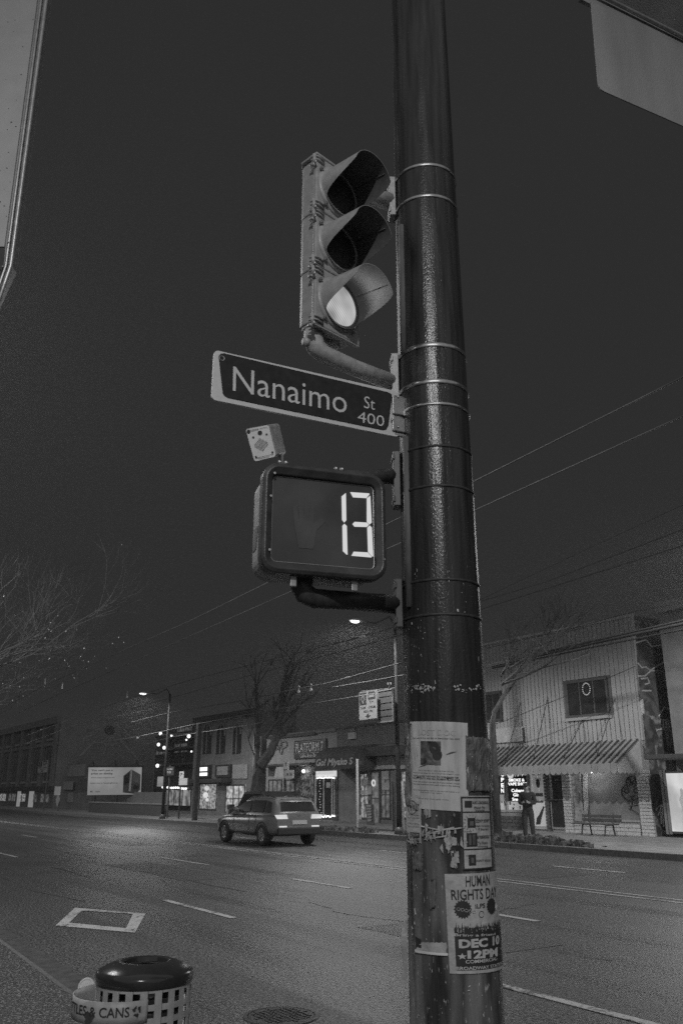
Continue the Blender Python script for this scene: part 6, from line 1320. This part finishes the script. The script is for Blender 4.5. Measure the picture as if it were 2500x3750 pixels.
# ================================================================ PERSON reading a phone by the far kerb
def skin(name, verts, edges, radii, mt, parent, root=0, sub_=2):
    me = bpy.data.meshes.new(name); me.from_pydata(verts, edges, []); o = bpy.data.objects.new(name, me); COL.objects.link(o)
    o.modifiers.new('skin', 'SKIN'); sk = me.skin_vertices[0].data
    for k, r_ in enumerate(radii): sk[k].radius = r_ if isinstance(r_, tuple) else (r_, r_); sk[k].use_root = k == root
    ss = o.modifiers.new('sub', 'SUBSURF'); ss.levels = sub_; ss.render_levels = sub_
    dg = bpy.context.evaluated_depsgraph_get(); nm = bpy.data.meshes.new_from_object(o.evaluated_get(dg)); nm.materials.clear(); nm.materials.append(mt)
    nm.polygons.foreach_set('use_smooth', [True]*len(nm.polygons)); bpy.data.objects.remove(o)
    return link(name, nm, parent)
def person():
    f = onZ(1938, 3074, PZ); fx, fy = f.x, f.y
    t = thing('person', 'person in dark jacket, trousers and cap standing at the kerb holding a phone', 'person', (fx, fy, PZ))
    fwd = V((.55, -.83, 0)); rt = V((fwd.y, -fwd.x, 0))*-1      # faces the road, a little to the right
    def q(s, f_, z): return V((fx, fy, PZ))+rt*s+fwd*f_+UPZ*z
    H = 1.0
    vs = [q(0, 0, .92), q(0, .0, 1.08), q(0, -.01, 1.24), q(0, -.01, 1.38), q(0, .02, 1.47), q(0, .05, 1.55), q(0, .055, 1.63)]
    ra = [(.155, .11), (.145, .10), (.16, .11), (.15, .095), (.055, .055), (.085, .095), (.078, .085)]
    ed = [(k, k+1) for k in range(6)]
    for sg in (-1, 1):
        b = len(vs)
        vs += [q(sg*.185, -.01, 1.37), q(sg*.235, -.03, 1.12), q(sg*.14, .20, 1.10), q(sg*.07, .27, 1.13)]; ra += [.062, .052, .042, .030]
        ed += [(3, b), (b, b+1), (b+1, b+2), (b+2, b+3)]
        for k in range(4):       # fingers closing on the phone
            c = len(vs); vs += [q(sg*(.055-.012*0), .305, 1.145+.018*(k-1.5)), q(sg*.02, .31-.004*k, 1.15+.018*(k-1.5))]; ra += [.010, .008]; ed += [(b+3, c), (c, c+1)]
        c = len(vs); vs += [q(sg*.045, .25, 1.175), q(sg*.02, .262, 1.19)]; ra += [.011, .009]; ed += [(b+3, c), (c, c+1)]
        b = len(vs); vs += [q(sg*.10, 0, .84), q(sg*.115, .02, .48), q(sg*.125, -.01, .10), q(sg*.135, .09, .04)]; ra += [.095, .065, .045, .04]
        ed += [(0, b), (b, b+1), (b+1, b+2), (b+2, b+3)]
    skin('body', vs, ed, ra, mat('skin_tone', .32, .5, .1, 20), t)
    dk = mat('dark_jacket_cloth', .035, .85, .3, 30, .3, 90); tr = mat('dark_trousers_cloth', .045, .9, .3, 30, .3, 120)
    vs = [q(0, 0, .76), q(0, 0, 1.0), q(0, -.01, 1.26), q(0, -.01, 1.40), q(0, .0, 1.475)]; ra = [(.195, .145), (.19, .145), (.195, .145), (.17, .12), (.085, .08)]; ed = [(0, 1), (1, 2), (2, 3), (3, 4)]
    for sg in (-1, 1):
        b = len(vs); vs += [q(sg*.20, -.01, 1.375), q(sg*.255, -.03, 1.11), q(sg*.14, .19, 1.095), q(sg*.10, .235, 1.11)]; ra += [.085, .072, .058, .050]; ed += [(3, b), (b, b+1), (b+1, b+2), (b+2, b+3)]
    skin('jacket', vs, ed, ra, dk, t)
    vs = [q(0, 0, 1.0), q(0, 0, .9)]; ra = [(.16, .12), (.175, .13)]; ed = [(0, 1)]
    for sg in (-1, 1):
        b = len(vs); vs += [q(sg*.10, 0, .82), q(sg*.118, .02, .48), q(sg*.128, -.01, .06)]; ra += [.115, .085, .072]; ed += [(1, b), (b, b+1), (b+1, b+2)]
    skin('trousers', vs, ed, ra, tr, t)
    for sg in (-1, 1):
        s_ = MB(); c = q(sg*.132, .045, .05); s_.grid(lambda u, v: c+rt*(.055*math.cos(2*math.pi*u)*math.sin(math.pi*v))+fwd*(.14*math.sin(2*math.pi*u)*math.sin(math.pi*v)-.0)+UPZ*(-.05*math.cos(math.pi*v)), 12, 8); s_.build('shoe', M['ink'], t, True)
    hc = q(0, .05, 1.655); MB().grid(lambda u, v: hc+rt*(.098*math.cos(2*math.pi*u)*math.cos(math.pi/2*v))+fwd*(.112*math.sin(2*math.pi*u)*math.cos(math.pi/2*v))+UPZ*(.085*math.sin(math.pi/2*v)-.01), 16, 6).build('cap', M['ink'], t, True)
    MB().grid(lambda u, v: hc+rt*(.075*(2*u-1))+fwd*(.10+.085*v*(1-(2*u-1)**2*.5))+UPZ*(-.012-.03*v), 8, 4).build('cap_peak', M['ink'], t, True)
    nz = MB().ball(q(0, .148, 1.575), (.014, .02, .02), 8).build('nose', bpy.data.materials['skin_tone'], t, True)
    for sg in (-1, 1): MB().ball(q(sg*.032, .137, 1.60), .010, 8).build('eye', M['ink'], t, True); MB().ball(q(sg*.092, .045, 1.59), (.012, .02, .03), 8).build('ear', bpy.data.materials['skin_tone'], t, True)
    MB().obox(q(0, .142, 1.535), rt*.022, fwd*.004, UPZ*.004).build('mouth', M['ink'], t)
    ph = thing('phone', 'small phone held in both hands by the person at the kerb', 'phone', q(0, .30, 1.14))
    MB().obox(q(0, .30, 1.15), rt*.036, UPZ*.06+fwd*.045, (UPZ*.6-fwd*.8)*.005).build('case', M['ink'], ph); MB().obox(q(0, .296, 1.1545), rt*.032, UPZ*.054+fwd*.04, (UPZ*.6-fwd*.8)*.001).build('screen', M['lit'], ph)
person()

# ================================================================ thin mist added to lift the dark tones
hz = bpy.data.materials.new('added_mist'); hz.use_nodes = True; hn = hz.node_tree; hn.nodes.clear()
ho_ = hn.nodes.new('ShaderNodeOutputMaterial'); pv = hn.nodes.new('ShaderNodeVolumePrincipled'); pv.inputs['Color'].default_value = (.9, .9, .9, 1); pv.inputs['Density'].default_value = .0006; pv.inputs['Anisotropy'].default_value = .55
hn.links.new(pv.outputs[0], ho_.inputs['Volume'])
hzo = MB().box(-430, 410, -310, 410, -1.05, 14).build('haze', hz); hzo['kind'] = 'stuff'
S.cycles.volume_step_rate = 4; S.cycles.volume_bounces = 0
